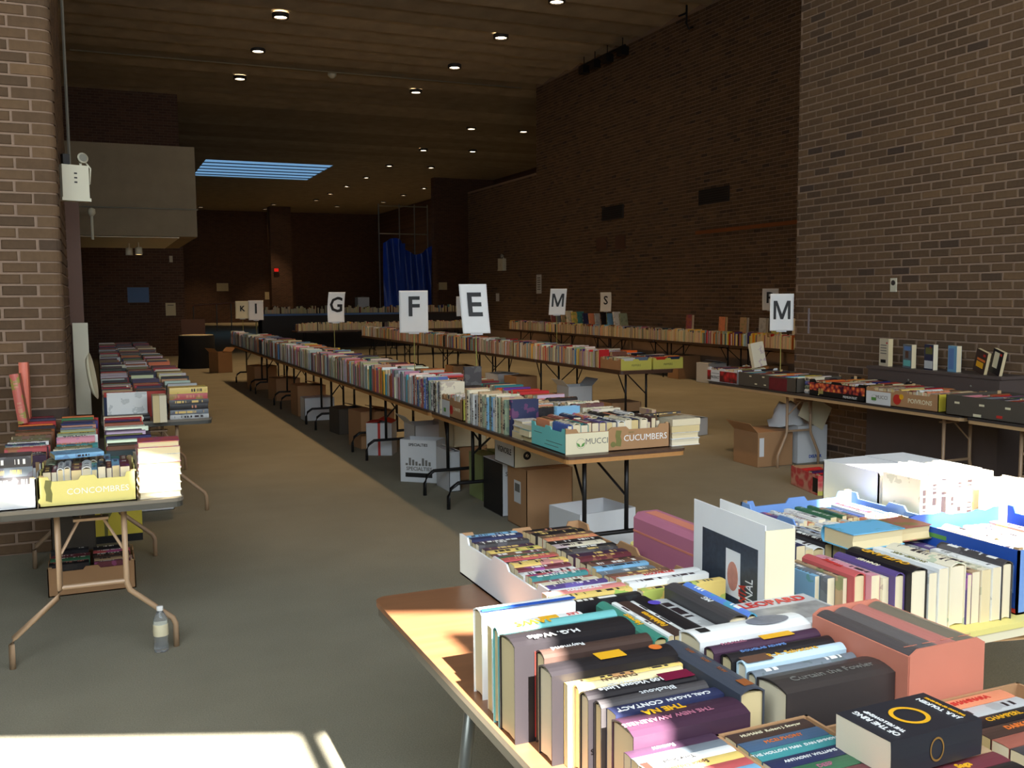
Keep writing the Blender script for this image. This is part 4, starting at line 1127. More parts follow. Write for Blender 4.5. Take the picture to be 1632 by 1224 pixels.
# --- pink case and white binder
pc = thing('pink_case', 'long dusty-pink book case standing behind the white binder', 'case', (1.618, 2.495, ZT))
MB().prism([(-.052, 0), (.052, 0), (.052, .195), (.036, .212), (-.036, .212), (-.052, .195)], -.17, .17, lambda u, v_, h: (u, h, v_)).obj('body', M_PINK, pc)
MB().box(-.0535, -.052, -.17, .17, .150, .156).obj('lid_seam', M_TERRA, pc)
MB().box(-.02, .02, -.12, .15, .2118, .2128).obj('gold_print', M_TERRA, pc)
bd = thing('ring_binder', 'big white ring binder with a dark photo sheet on its cover', 'binder', (1.590, 2.132, ZT), math.radians(-4))
MB().box(-.045, -.042, -.18, .175, .0, .325).obj('front_cover', M_WHITE, bd)
MB().box(.040, .043, -.18, .175, .0, .318).obj('back_cover', M_WHITE, bd)
MB().box(-.045, .043, -.183, -.18, .0, .312).obj('spine', M_CREAM, bd)
MB().box(-.030, .030, -.15, .13, .01, .24).obj('sheets', M_CREAM, bd)
ph = MB().box(-.0458, -.045, -.150, .125, .03, .255).obj('photo_sheet', M_GREYPHOTO, bd)
MB().box(-.0466, -.0458, -.07, .00, .10, .225).obj('photo_inset', M_WHITE, ph)
MB().prism([(.035 + .026 * math.cos(2 * math.pi * k / 18), .155 + .04 * math.sin(2 * math.pi * k / 18)) for k in range(18)], 0, .0008, lambda u, v_, h: (-.0466 - h, -u, v_)).obj('portrait', mat('portrait_print', rgb(206, 140, 120), .5, .3, 40), ph)
text('CRIMINAL', .05, M_WHITE, ph, frame((0, 0, 1), (0, 1, 0), (-1, 0, 0), (-.0467, -.115, .10)), 'cover_title', .001, .62)
text('ATLANTA', .05, M_RED, ph, frame((0, 0, 1), (0, 1, 0), (-1, 0, 0), (-.0467, -.085, .09)), 'cover_title', .001, .5)

# ================================================================== right foreground table
folding_table('long table with blue fruit boxes and sunlit books in front of the brick wall', 1.765, 3.62, 1.84, 3.06, 'wishbone', M_STRAW, M_CREAM, ends=(.3, .3))
B1 = 'in the row before the blue boxes'
def up_n(x, y_front, t, w, l, col, hard, label, zb=ZT, grp='books spine up before the blue boxes'):
    """spine up, length along Y, page end towards -Y"""
    return book((x, y_front, zb + w), X_, -Z_, Y_, t, w, l, col, hard, B1, grp, label)
x = 1.785
for c, t, w, l, y, s, mt, lab in (
    ('sky blue', .016, .135, .19, 2.06, None, None, 'slim light-blue paperback right of the white binder'),
    ('slate grey', .026, .135, .19, 2.03, None, None, 'blue-grey paperback right of the white binder'),
    ('tan', .014, .14, .2, 2.0, None, None, 'thin tan paperback next to the red one'),
    ('red', .040, .15, .21, 1.975, 'Writing', M_RED, 'bright red hardcover spine up by the binder'),
    ('pink', .030, .152, .225, 1.955, None, None, 'pink hardcover between the red and purple books'),
    ('cream', .020, .145, .2, 1.945, None, None, 'cream paperback between pink and purple books'),
    ('purple', .036, .152, .235, 1.925, 'KNAVES', M_CREAM, 'purple hardcover with pale capitals before the blue boxes'),
    ('black', .058, .165, .245, 1.905, 'OUTLAND', M_GOLD, 'thick black hardcover with gold capitals before the blue boxes'),
    ('light grey', .030, .155, .23, 1.90, None, None, 'pale grey hardcover next to the gold-lettered black one'),
    ('white', .034, .165, .245, 1.895, 'SACRED ARK', M_OLIVE, 'white hardcover with olive capitals down its end'),
    ('cream', .058, .168, .235, 1.89, None, None, 'thick cream paperback bulging between white ones'),
    ('purple', .016, .14, .2, 1.885, None, None, 'slim purple paperback among cream ones'),
    ('tan', .030, .145, .19, 1.885, None, None, 'tan paperback next to the slim purple one'),
    ('cream', .034, .148, .195, 1.88, None, None, 'cream paperback two along from the slim purple one'),
    ('white', .032, .152, .22, 1.875, None, None, 'white paperback beside the leaning grey one'),
    ('charcoal', .040, .158, .23, 1.872, None, None, 'dark grey hardcover beside the printed blue box')):
    b = up_n(x, y, t, w, l, c, t > .035, lab)
    if s: spine_text(b, s, t * .62, mt, False, .5, .5, .0005)
    x += b[1][0] + .0012
run((1.80, 2.295, ZT), X_, Y_, .32, 'spine_up', 'behind the red and purple hardcovers', 'second row behind the red and purple hardcovers', ['black', 'white', 'cream', 'navy', 'light grey', 'white'], (.02, .05), (.12, .15), (.19, .22), .2, seed=21)
run((2.125, 2.145, ZT), X_, Y_, .21, 'spine_up', 'against the printed blue box', 'books against the printed blue box', ['sky blue', 'royal blue', 'white', 'pink', 'navy', 'purple', 'light grey'], (.02, .04), (.125, .14), (.17, .185), .0, seed=22)
bb, sb = tray('light-blue fruit box of paperbacks behind the white binder', 2.13, 2.63, 2.36, 2.86, ZT, .155, {'*': M_LIGHTBLUE, '-y': M_BLUECARD}, {'-x': 'hand', '+x': 'hand', '-y': 'hand', '+y': 'hand'})
W2 = 'in the light-blue fruit box'
run((2.15, 2.62, ZT + .006), X_, Y_, .44, 'spine_up', W2 + ', back row', 'paperbacks in the light-blue fruit box', ['purple', 'green', 'royal blue', 'sky blue', 'tan', 'white', 'cream', 'maroon', 'orange', 'light grey'], (.016, .034), (.108, .122), (.172, .19), 0, seed=31)
run((2.15, 2.40, ZT + .006), X_, Y_, .44, 'spine_up', W2 + ', front row', 'paperbacks in the light-blue fruit box', ['white', 'cream', 'orange', 'white', 'pink', 'light grey', 'sky blue'], (.018, .04), (.108, .122), (.18, .2), 0, seed=32)
b = book((2.02, 2.30, ZT + .135), Z_, -Y_, X_, .05, .13, .20, 'sky blue', True, 'x', 'books lying across the boxes', 'bright light-blue hardcover lying across before the fruit box')
b[0].location.z = ZT + .152; b[0].children[0].color = rgb(60, 176, 226)
b = book((2.225, 2.31, ZT + .152), Z_, -Y_, X_, .045, .12, .125, 'rust', True, 'x', 'books lying across the boxes', 'rust-brown hardcover lying next to the light-blue one')
bb2, sb2 = tray('royal blue printed fruit box with a green label', 2.355, 2.84, 1.885, 2.345, ZT, .185, {'*': M_BLUECARD, '-y': M_LIGHTBLUE}, {'-x': 'flat', '+x': 'hand', '-y': 'hand', '+y': 'torn'})
print_on(sb2['-x'], 'MOOIJER', .03, .62, .14, M_WHITE, .001); patch_on(sb2['-x'], .28, .45, .155, .168, M_INKGREEN); patch_on(sb2['-x'], .80, .97, .06, .14, M_LIGHTBLUE); print_on(sb2['-x'], 'QUALITY', .014, .88, .10, M_WHITE)
patch_on(sb2['-x'], .86, .99, .004, .016, M_RED)
run((2.375, 2.12, ZT + .006), X_, Y_, .43, 'spine_up', 'in the royal blue box, back row', 'books in the royal blue box', ['white', 'cream', 'white', 'light grey', 'sky blue', 'tan'], (.022, .045), (.12, .135), (.185, .2), 0.1, seed=41)
run((2.375, 1.91, ZT + .006), X_, Y_, .43, 'spine_up', 'in the royal blue box, front row', 'books in the royal blue box', ['cream', 'white', 'white', 'light grey', 'brown'], (.022, .045), (.12, .135), (.185, .2), 0.1, seed=42)
# sunlit stacks at the back of that table
run((2.66, 2.525, ZT), X_, -Y_, .40, 'upright', 'in the sun behind the blue boxes', 'sunlit books standing behind the blue boxes', ['white', 'cream', 'white', 'light grey', 'cream'], (.03, .055), (.17, .19), (.245, .27), .5, seed=51)
run((2.90, 2.32, ZT), X_, -Y_, .50, 'upright', 'in the sun right of the royal blue box', 'sunlit books right of the royal blue box', ['white', 'cream', 'white', 'tan', 'light grey'], (.03, .055), (.16, .18), (.2, .235), .5, seed=52)
carton('sunlit white carton standing behind the light-blue fruit box', 2.66, 3.08, 2.735, 3.035, ZT, 0.24, M_WBOX)

# ================================================================== left tables
folding_table('grey folding table with tan wishbone legs in front of the left brick pier', -.46, .335, 4.60, 6.80, 'wishbone', M_TOPGREY, M_TRIM, ends=(.14, .3))
folding_table('folding table standing beside the left brick pier, behind the near left one', .0, .78, 7.60, 10.0, 'wishbone', M_TOPGREY, M_TRIM, ends=(.16, .3))
for i, y in enumerate((10.05, 12.5, 14.95)):
    folding_table('%s folding table behind the left brick pier' % ORD[i + 1], .0, .78, y, y + 2.4, 'wishbone', M_TOPGREY, M_TRIM, group='far tables behind the left pier', seen=(i == 0, i == 2))
tc, sc_ = tray('straw-yellow cucumber tray at the front of the left table', -.265, .135, 4.625, 5.08, ZT, .135, {'*': M_STRAW}, 'hand')
print_on(sc_['-y'], 'CONCOMBRES', .038, .60, .062, M_WHITE, .0012)
patch_on(sc_['-y'], 0, 0, 0, 0, M_OLIVE, .006, 'cucumber_print', [(.028, .03), (.052, .022), (.056, .06), (.05, .085), (.056, .118), (.03, .122), (.024, .09), (.03, .06)]); disc_on(sc_['-y'], .03, .03, .014, M_STRAW)
tw, sw = tray('plain white tray beside the straw-yellow one on the left table', -.455, -.272, 4.625, 5.08, ZT, .13, {'*': M_WBOX}, 'hand')
run((-.245, 4.85, ZT + .006), X_, -Y_, .36, 'spine_up', 'in the straw-yellow cucumber tray', 'books in the straw-yellow tray', ['white', 'maroon', 'black', 'sky blue', 'white', 'cream', 'light grey'], (.022, .042), (.135, .155), (.19, .205), .3, seed=61)
run((-.245, 5.065, ZT + .006), X_, -Y_, .36, 'spine_up', 'at the back of the straw-yellow tray', 'books in the straw-yellow tray', MIX, (.022, .042), (.13, .15), (.18, .2), .3, seed=62)
stack((-.362, 4.65, ZT + .008), 0.0, 5, 'flat in the plain white tray', 'dark books stacked flat in the white tray', ['slate grey'], (.040, .046), (.13, .14), (.150, .154), .2, 63, ['charcoal', 'slate grey', 'charcoal', 'slate grey', 'charcoal'])
stack((.237, 4.645, ZT), 0.0, 8, 'in the tall white stack on the table corner', 'white books stacked on the corner of the left table', PALES, (.026, .036), (.15, .17), (.175, .19), .3, 64, ['cream', 'white', 'white', 'white', 'pink', 'white', 'white', 'red'], 'back')
b = book((-.20, 4.80, ZT + .182), Z_, V((-.2, 1, 0)), V((1, .2, 0)), .02, .14, .21, 'sky blue', False, 'x', 'book lying across the tray', 'light-blue paperback lying across the straw-yellow tray')
stack((.235, 4.86, ZT), .05, 6, 'in the mixed stack behind the white one', 'stacks along the right edge of the left table', WARM, (.024, .04), (.14, .17), (.17, .19), .3, 65)
stack((.235, 5.08, ZT), -.05, 6, 'in the third stack along the left table', 'stacks along the right edge of the left table', MIX, (.024, .036), (.14, .17), (.17, .2), .3, 66)
W3 = 'on the left table'
run((-.45, 5.12, ZT), Y_, X_, .75, 'spine_up', W3 + ', column by the pier', 'books on the left table', WARM + ['navy', 'light grey'], (.025, .05), (.13, .17), (.17, .2), .3, seed=67)
run((-.22, 5.12, ZT), Y_, X_, .62, 'spine_up', W3 + ', middle column', 'books on the left table', MIX, (.025, .05), (.13, .17), (.17, .2), .3, seed=68)
far_run((.02, 5.275, ZT), Y_, X_, 1.45, 'spine', WARM, 69, (.025, .05), (.13, .17), (.19, .23))
far_run((-.45, 5.89, ZT), Y_, X_, .88, 'spine', WARM, 70, (.025, .05), (.13, .17), (.17, .2))
far_run((-.22, 5.76, ZT), Y_, X_, 1.0, 'spine', MIX, 71, (.025, .05), (.13, .17), (.17, .2))
far_run((.25, 5.3, ZT), Y_, -X_, 0, 'spine', WARM, 72)
# orange books propped against the pier
book((-.455, 6.66, ZT + .160), X_, Y_, V((.0, .12, 1)), .05, .16, .36, 'orange', True, 'x', 'orange books against the pier', 'tall orange hardcover standing against the left brick pier')[0].children[0].color = (0.95, 0.12, 0.01, 0.0)
b = book((-.455, 6.42, ZT + .165), V((1, .0, 0)), Y_, V((-.25, .12, 1)), .05, .2, .30, 'red', True, 'x', 'orange books against the pier', 'big red-orange hardcover leaning beside the tall orange one')
b[0].children[0].color = rgb(212, 72, 36)
# second left table
stack((.615, 7.63, ZT), 0.0, 6, 'in the stack with the red top at the table corner', 'stack on the corner of the second left table', WARM, (.026, .046), (.15, .19), (.27, .285), .2, 73, ['light grey', 'slate grey', 'black', 'charcoal', 'red', 'yellow'])
run((.35, 7.63, ZT), X_, Y_, .11, 'upright', 'upright beside the red-topped stack', 'upright books beside the red-topped stack', ['tan', 'brown', 'cream'], (.03, .05), (.14, .16), (.2, .22), .0, seed=74)
book((.045, 7.63, ZT), Z_, Y_, X_, .045, .19, .29, 'black', True, 'x', 'books at the front of the second left table', 'black hardcover lying flat under the red-framed white book')
book((.045, 7.74, ZT + .0465), Y_, Z_, X_, .04, .16, .28, 'white', True, 'x', 'books at the front of the second left table', 'white book with red edges standing on the black one')
for x, pal, sd in ((.02, WARM, 75), (.27, WARM, 76), (.52, WARM, 77)):
    far_run((x, 7.89, ZT), Y_, X_, 9.25, 'spine', pal, sd, (.025, .05), (.13, .2), (.19, .24))
t = thing('oval_tray', 'pale oval tray leaning against the left brick pier', 'tray', (-.06, 7.80, ZT + .16))
MB().lathe([(0, .0), (.10, .0), (.13, .022), (.135, .022), (.105, -.006), (0, -.006)], 28).obj('dish', M_CREAM, t, True, Matrix.Rotation(math.radians(-8), 4, 'Z') @ Matrix.Translation((0, 0, .175)) @ Matrix.Rotation(math.radians(82), 4, 'Y') @ Matrix.Diagonal((1.3, .9, 1, 1)))
# under the left tables
yb, ys = carton('bright yellow carton with a black drawing under the second left table', -.14, .23, 6.98, 7.30, 0, .41, M_YEL, 0, tape=False)
text('SANDY', .06, M_BLACK, ys['-y'][0], frame((1, .15, 0), (-.15, 1, 0), (0, 0, 1), (.19, .30, .0062)), 'lettering', .001)
patch_on(ys['-y'], 0, 0, 0, 0, M_OLIVE, .005, 'drawing', [(.13, .05), (.15, .04), (.155, .16), (.19, .22), (.17, .24), (.12, .2), (.13, .12)]); patch_on(ys['-y'], 0, 1, 0, .05, M_BLACK, .005)
ub, us_ = tray('brown produce tray of old hardcovers on the carpet under the left table', -.31, .145, 5.82, 6.20, 0, .16, {'*': M_CARD}, 'hand')
run((-.297, 5.835, .006), Y_, X_, .335, 'spine_up', 'in the tray under the left table', 'books in the tray under the left table', ['black', 'maroon', 'red', 'charcoal', 'green', 'dark brown'], (.03, .045), (.15, .17), (.19, .20), .6, seed=81)
run((-.073, 5.835, .006), Y_, X_, .335, 'spine_up', 'in the aisle half of the tray under the left table', 'books in the tray under the left table', ['black', 'maroon', 'red', 'charcoal', 'tan', 'dark brown'], (.03, .045), (.15, .17), (.185, .192), .6, seed=82)
carton('dark carton far back under the left table', -0.3, -0.06, 6.24, 6.47, 0, 0.35, M_DARKCARD)
wc, wsd = carton('white carton with a brown picture beside the yellow carton', 0.25, 0.5, 7.9, 8.25, 0, 0.42, M_WBOX); patch_on(wsd['-y'], .1, .6, .15, .36, M_BROWNPAINT, .005)
# water bottle
t = thing('water_bottle', 'clear plastic water bottle with a white label standing on the carpet', 'bottle', (.215, 4.70, 0))
MB().lathe([(0, .002), (.030, .0), (.033, .01), (.0325, .03), (.030, .036), (.0325, .042), (.030, .05), (.0325, .056), (.030, .064), (.0325, .07), (.033, .075), (.033, .135), (.030, .16), (.016, .188), (.013, .192), (.013, .2)], 24).obj('body', M_CLEAR, t, True)
MB().lathe([(.0335, .078), (.0337, .079), (.0337, .132), (.0335, .133)], 24).obj('label', M_CREAM, t, True)
MB().lathe([(0, .216), (.0145, .216), (.015, .198), (.0145, .196)], 20).obj('cap', M_WHITE, t, True)
MB().lathe([(.0342, .09), (.0342, .11)], 24).obj('label_print', M_CREAM, t, True)

# ================================================================== central row
CX0, CX1 = 2.40, 3.20
for i in range(6):
    y0 = 4.82 + i * 2.47
    folding_table(['first brown folding table of the central row, with the cucumber box', 'second brown folding table of the central row, under letter signs E and F'][i] if i < 2 else '%s brown folding table of the central row, counted from the cucumber box' % ORD[i], CX0, CX1, y0, y0 + 2.44, 'pedestal', M_TOPDARK, M_PLYEDGE, group='tables of the central row')
mu, ms = tray('aqua-sided cucumber tray on the corner of the central table', 2.43, 3.125, 4.90, 5.37, ZT, .145, {'*': M_CARD, '-x': M_CYAN}, {'-x': 'hand', '+x': 'hand', '-y': 'hand', '+y': 'flat'})
patch_on(ms['-y'], 0, .40, 0, .12, M_CREAM, .006, 'pale_half'); disc_on(ms['-y'], .14, .06, .03, M_INKGREY, .0285, .007)
print_on(ms['-y'], 'MUCCI', .048, .29, .068, M_INKGREY, 0, 1, .0072); print_on(ms['-y'], 'CUCUMBERS', .052, .76, .07, M_WHITE, .0008); print_on(ms['-y'], 'FRESH', .014, .62, .105, M_OLIVE)
for sg in (-1, 1): patch_on(ms['-y'], 0, 0, 0, 0, M_INKGREEN, .0072, 'leaf_emblem', [(.097, .038), (.097 + sg * .02, .045), (.097 + sg * .028, .066), (.097 + sg * .01, .058)][::sg])
patch_on(ms['-y'], 0, 0, 0, 0, M_OLIVE, .006, 'cucumber_print', [(.325, .03), (.36, .025), (.366, .06), (.358, .085), (.366, .118), (.33, .122), (.324, .09), (.33, .06)]); disc_on(ms['-y'], .445, .04, .017, M_OLIVE)
patch_on(ms['-x'], .08, .32, .085, .088, M_TRIM); patch_on(ms['-x'], .45, .9, .05, .053, M_TRIM); patch_on(ms['-x'], .4, .8, .028, .031, M_TRIM)
CT = 'in the aqua-sided cucumber tray'
run((2.455, 5.128, ZT + .006), X_, -Y_, .64, 'spine_up', CT + ', front row', 'books in the aqua-sided tray', ['black', 'teal', 'white', 'charcoal', 'red', 'purple', 'navy', 'royal blue', 'light grey', 'cream', 'dark brown'], (.026, .048), (.145, .165), (.185, .198), .5, seed=91)
run((2.455, 5.354, ZT + .006), X_, -Y_, .64, 'spine_up', CT + ', back row', 'books in the aqua-sided tray', ['navy', 'orange', 'rust', 'black', 'cream', 'brown', 'white', 'light grey'], (.026, .048), (.145, .165), (.185, .198), .4, seed=92)
stack((3.248, 4.91, ZT), .02, 4, 'in the stack overhanging the central table', 'flat stack at the central table corner', PALES, (.036, .042), (.15, .16), (.19, .21), .7, 93, ['white', 'white', 'tan', 'cream'], 'back')
b = book((3.135, 5.12, ZT), X_, Y_, Z_, .03, .15, .2, 'tan', False, 'x', None, 'tan paperback standing behind the overhanging stack')
bc = book((3.04, 4.99, ZT + .181), Z_, Y_, V((1, .25, 0)), .012, .15, .24, 'charcoal', False, 'x', None, 'slim dark magazine lying over the overhanging stack')
# left edge of the central table: spines to the aisle
stack((2.585, 5.452, ZT), math.pi / 2, 3, 'in the low flat stack next to the aqua tray', 'flat stack by the aqua tray', PALES, (.03, .045), (.15, .17), (.13, .15), .3, 94, ['black', 'teal', 'white'])
stack((2.585, 5.612, ZT), math.pi / 2, 3, 'in the white flat stack by the aqua tray', 'flat stack by the aqua tray', PALES, (.035, .045), (.14, .16), (.13, .15), .3, 95, ['white', 'light grey', 'white'])
book((2.62, 5.40, ZT), Y_, X_, Z_, .045, .16, .215, 'sky blue', True, 'x', None, 'pale blue hardcover standing behind the aqua tray')
book((2.45, 5.72, ZT), Y_, X_, Z_, .04, .19, .235, 'navy', True, 'x', None, 'tall navy hardcover standing behind the white flat stack')
CE = 'along the aisle edge before the tan tray'
run((2.425, 5.78, ZT), Y_, -X_, .76, 'upright', CE, 'upright books on the aisle edge of the central table', ['white', 'cream', 'light grey', 'white', 'cream', 'sage', 'sky blue', 'tan'], (.018, .045), (.15, .19), (.20, .25), .3, seed=96)
tb, ts = tray('tan tomato tray with a yellow end on the central table', 2.42, 2.80, 6.56, 7.02, ZT, .155, {'*': M_CARD, '-y': M_YELGREEN}, {'-x': 'hand', '+x': 'hand', '-y': 'flat', '+y': 'flat'})
patch_on(ts['-x'], 0, .38, 0, .12, M_WBOX, .006, 'pale_half'); disc_on(ts['-x'], .47, .06, .035, M_RED, None, .0068); print_on(ts['-x'], 'TOMATES', .034, .72, .07, M_CREAM, .0006); patch_on(ts['-x'], .1, .2, .03, .06, M_INKGREEN, .0068)
run((2.44, 6.585, ZT + .006), Y_, X_, .40, 'spine_up', 'in the tan tomato tray', 'books in the tan tomato tray', ['white', 'orange', 'black', 'red', 'cream', 'teal', 'light grey'], (.02, .035), (.15, .165), (.19, .21), .2, seed=97)
run((2.425, 7.05, ZT), Y_, -X_, .75, 'upright', 'along the aisle edge beyond the tan tray', 'upright books beyond the tan tray', ['royal blue', 'white', 'orange', 'black', 'cream', 'white', 'light grey', 'cream', 'sage', 'rust'], (.02, .042), (.16, .185), (.22, .26), .3, seed=98)
CM = 'on the central table behind the aqua tray'
run((2.64, 5.78, ZT), Y_, X_, .76, 'spine_up', CM, 'books spine up behind the aqua tray', ['navy', 'black', 'tan', 'royal blue', 'orange', 'maroon', 'white', 'cream', 'light grey'], (.022, .045), (.15, .17), (.19, .21), .3, seed=99)
run((2.88, 5.40, ZT), Y_, X_, .75, 'spine_up', 'in the outer column behind the aqua tray', 'outer column behind the aqua tray', ['white', 'cream', 'tan', 'light grey', 'brown', 'black', 'cream'], (.022, .045), (.15, .18), (.21, .24), .3, seed=100)
# far part of the row
yy = 7.82; sd = 200
while yy < 19.4:
    L = R.uniform(.5, 1.1)
    far_run((2.425, yy, ZT), Y_, -X_, L, 'upright', SPINES if R.random() < .7 else PALES, sd, (.014, .04), (.13, .19), (.19, .26)); sd += 1; yy += L + R.choice((0, 0, .03))
far_run((2.63, 7.06, ZT), Y_, X_, 12.4, 'spine', MIX + WARM + PALES, 301, (.018, .045), (.14, .2), (.17, .2))
far_run((2.88, 6.17, ZT), Y_, X_, 13.3, 'spine', WARM + PALES, 302, (.018, .045), (.14, .2), (.19, .25))
book((2.665, 7.16, ZT + .20), Y_, X_, Z_, .03, .14, .15, 'charcoal', True, 'x', None, 'dark book standing upright on top of the central rows below sign E')
# signs in the central row
sign('E', 2.845, 7.36, 1.345, .225, .40, math.radians(-16), 'white sheet with letter E on a thin stick, central table', bend=.03, tilt=-.03)
sign('F', 2.845, 9.06, 1.295, .28, .41, math.radians(-20), 'white sheet with letter F on a thin stick, central table', bend=.015, lz=.60)
sign('G', 2.845, 12.4, 1.32, .24, .39, math.radians(14), 'white sheet with letter G on a thin stick, central table', bend=.03, tilt=.03)
sign('I', 2.845, 19.2, 1.21, .28, .38, math.radians(-10), 'white sheet with letter I near the end of the central row')
sign('K', 2.60, 19.3, 1.24, .26, .34, math.radians(-16), 'cream sheet with a small letter K behind sign I', lsize=.14, mt=M_CREAM)

# ---- boxes under the central row
carton('open white carton with loose books under the near end of the central row', 2.72, 3.16, 5.36, 5.72, 0, .27, M_WBOX, .12, 'no', sides=None)
stack((2.93, 5.46, .006), .3, 3, 'in the open white carton under the table', 'books in the open white carton', ['red'], (.04, .05), (.14, .15), (.2, .22), .5, 101, ['black', 'dark brown', 'red'])
c1, c1s = carton('brown carton with a small label under the near end of the central row', 2.72, 3.08, 6.1, 6.44, 0, 0.425, M_CARD, 0.0, lift=.005)
patch_on(c1s['-x'], .35, .7, .17, .33, M_WBOX, .005); patch_on(c1s['-x'], .4, .66, .25, .31, M_INKGREY, .006)
c2, c2s = carton('white carton with one black side behind the brown carton with label', 2.73, 2.99, 6.57, 6.95, 0, 0.4, M_WBOX, 0.0, lift=.01, sides={'-x': M_BLACK}); print_on(c2s['-y'], 'SHIELDS', .045, .42, .32, M_INKGREY, .001, 1, .005)
c3, c3s = carton('cream wine carton lying on the brown and white cartons', 2.67, 3.07, 6.2, 6.56, 0.436, 0.215, M_CREAM, 0.0, lift=.005, sides={'-x': M_WBOX}); print_on(c3s['-x'], 'VIGNOBLE', .06, .5, .10, M_BLACK, .001, .9, .005); disc_on(c3s['-y'], .25, .08, .03, M_BLACK, .012, .005); print_on(c3s['-y'], '2', .06, .25, .08, M_BLACK, 0, 1, .0055)
c4, c4s = carton('sage green carton beside a white one under the central row', 2.8, 3.07, 7.15, 7.45, 0, 0.36, M_GREENCARD, 0.0)
carton('slim white carton pressed against the sage green one', 2.68, 2.78, 7.61, 7.94, 0, 0.34, M_WBOX, 0.0)
carton('brown carton beneath a tall cream one under the central row', 2.93, 3.2, 8.05, 8.4, 0, 0.3, M_CARD, 0.0, lift=0.0)
c5, c5s = carton('tall cream carton stacked on a brown one under the central row', 2.87, 3.18, 8.02, 8.42, 0.306, 0.34, M_CREAM, 0.0, lift=.005)
c6, c6s = carton('white carton printed with the word SPECIALTIES and a row of stalls', 2.47, 2.82, 8.1, 8.32, 0, 0.38, M_WBOX, -0.72, 'no')
print_on(c6s['-y'], 'SPECIALTIES', .034, .5, .335, M_BLACK, .0008, 1, .005); print_on(c6s['-y'], 'SPECIALTIES', .046, .52, .12, M_INKGREY, .001, 1, .005); patch_on(c6s['-y'], .14, .88, .045, .085, M_BLACK, .005, 'black_bar')
for k in range(8): patch_on(c6s['-y'], .15 + .09 * k, .21 + .09 * k, .15, .17 + .016 * ((k * 3) % 4), M_INKGREY, .005, 'stall_print')
carton('pale carton behind the SPECIALTIES one', 2.74, 3.04, 8.75, 9.1, 0, 0.42, M_WBOX, 0.0, 'flaps')
c7, c7s = carton('white gift carton with a red lid and red ribbon under the central row', 2.57, 2.84, 9.68, 9.92, 0, 0.34, M_WBOX, -0.5, sides=None, flap_mt=M_RED); patch_on(c7s['-y'], .45, .55, 0, .34, M_RED, .005, 'ribbon'); patch_on(c7s['-x'], 0, 1, .30, .34, M_RED, .005)
carton('brown carton behind the white gift carton', 2.56, 2.95, 10.2, 10.6, 0, .40, M_CARD, .1)
for i, (x, y, w, d, h, mt, lab) in enumerate(((2.50, 12.85, .40, .3, .30, M_WBOX, 'grey-white carton in the deep shade under the central row'), (2.5, 13.4, .4, .4, .42, M_CARD, 'brown carton beside the grey-white one in deep shade'), (2.6, 11.4, .36, .36, .3, M_DARKCARD, 'dark carton in the shade under the central row'), (2.55, 15.6, .4, .4, .35, M_CARD, 'far brown carton in the middle of the central row'), (2.5, 17.6, .42, .4, .42, M_CARD, 'brown carton at the far end of the central row'))):
    carton(lab, x, x + w, y, y + d, 0, h, mt, .05 * i)

# ================================================================== second row
SX0, SX1 = 5.72, 6.48
for i in range(5):
    y0 = 10.06 + i * 2.47
    folding_table('folding table of the second row, under the yellow-green trays' if i == 0 else '%s folding table of the second row, counted from the yellow-green trays' % ORD[i], SX0, SX1, y0, y0 + 2.44, 'pedestal', M_TOPDARK, M_TOPDARK, group='tables of the second row')
for i, x in enumerate((5.74, 6.19)):
    tt_, st_ = tray(['yellow-green tray with a brown side on the corner of the second row', 'yellow-green tray at the outer corner of the second row'][i], x, x + .43, 10.09, 10.6, ZT, .14, {'*': M_YELGREEN, '-x': M_CARD if i == 0 else M_YELGREEN}, 'hand')
    print_on(st_['-y'], 'PEPPERS', .036, .5, .06, M_OLIVE, .0003)
    far_run((x + .02, 10.12, ZT + .006), Y_, X_, .45, 'spine', WARM + PALES, 310 + i, (.02, .04), (.14, .155), (.19, .2))
    far_run((x + .22, 10.12, ZT + .006), Y_, X_, .45, 'spine', WARM + PALES, 320 + i, (.02, .04), (.14, .155), (.17, .19))
yy = 10.64; sd = 330
while yy < 22.2:
    L = R.uniform(.4, 1.0); far_run((SX0 + .02, yy, ZT), Y_, -X_, L, 'pages' if R.random() < .6 else 'upright', PALES, sd, (.016, .036), (.12, .16), (.18, .23)); sd += 1; yy += L
far_run((SX0 + .22, 10.64, ZT), Y_, X_, 11.6, 'spine', WARM + PALES, 400, (.018, .045), (.15, .2), (.18, .22))
far_run((SX0 + .48, 10.64, ZT), Y_, X_, 11.6, 'spine', WARM + PALES, 401, (.018, .045), (.15, .2), (.18, .22))
sign('M', 6.17, 12.72, 1.365, .24, .38, math.radians(-22), 'white sheet with letter M over the second row', zb=ZT, bend=.015, tilt=.03)
sign('L', 6.17, 16.6, 1.28, .28, .36, math.radians(-6), 'white sheet with letter L over the second row', zb=ZT)
sign('A', 6.0, 25.9, 1.25, .30, .42, math.radians(-8), 'cream sheet with letter A over the far cross table', zb=ZT, mt=M_CREAM)
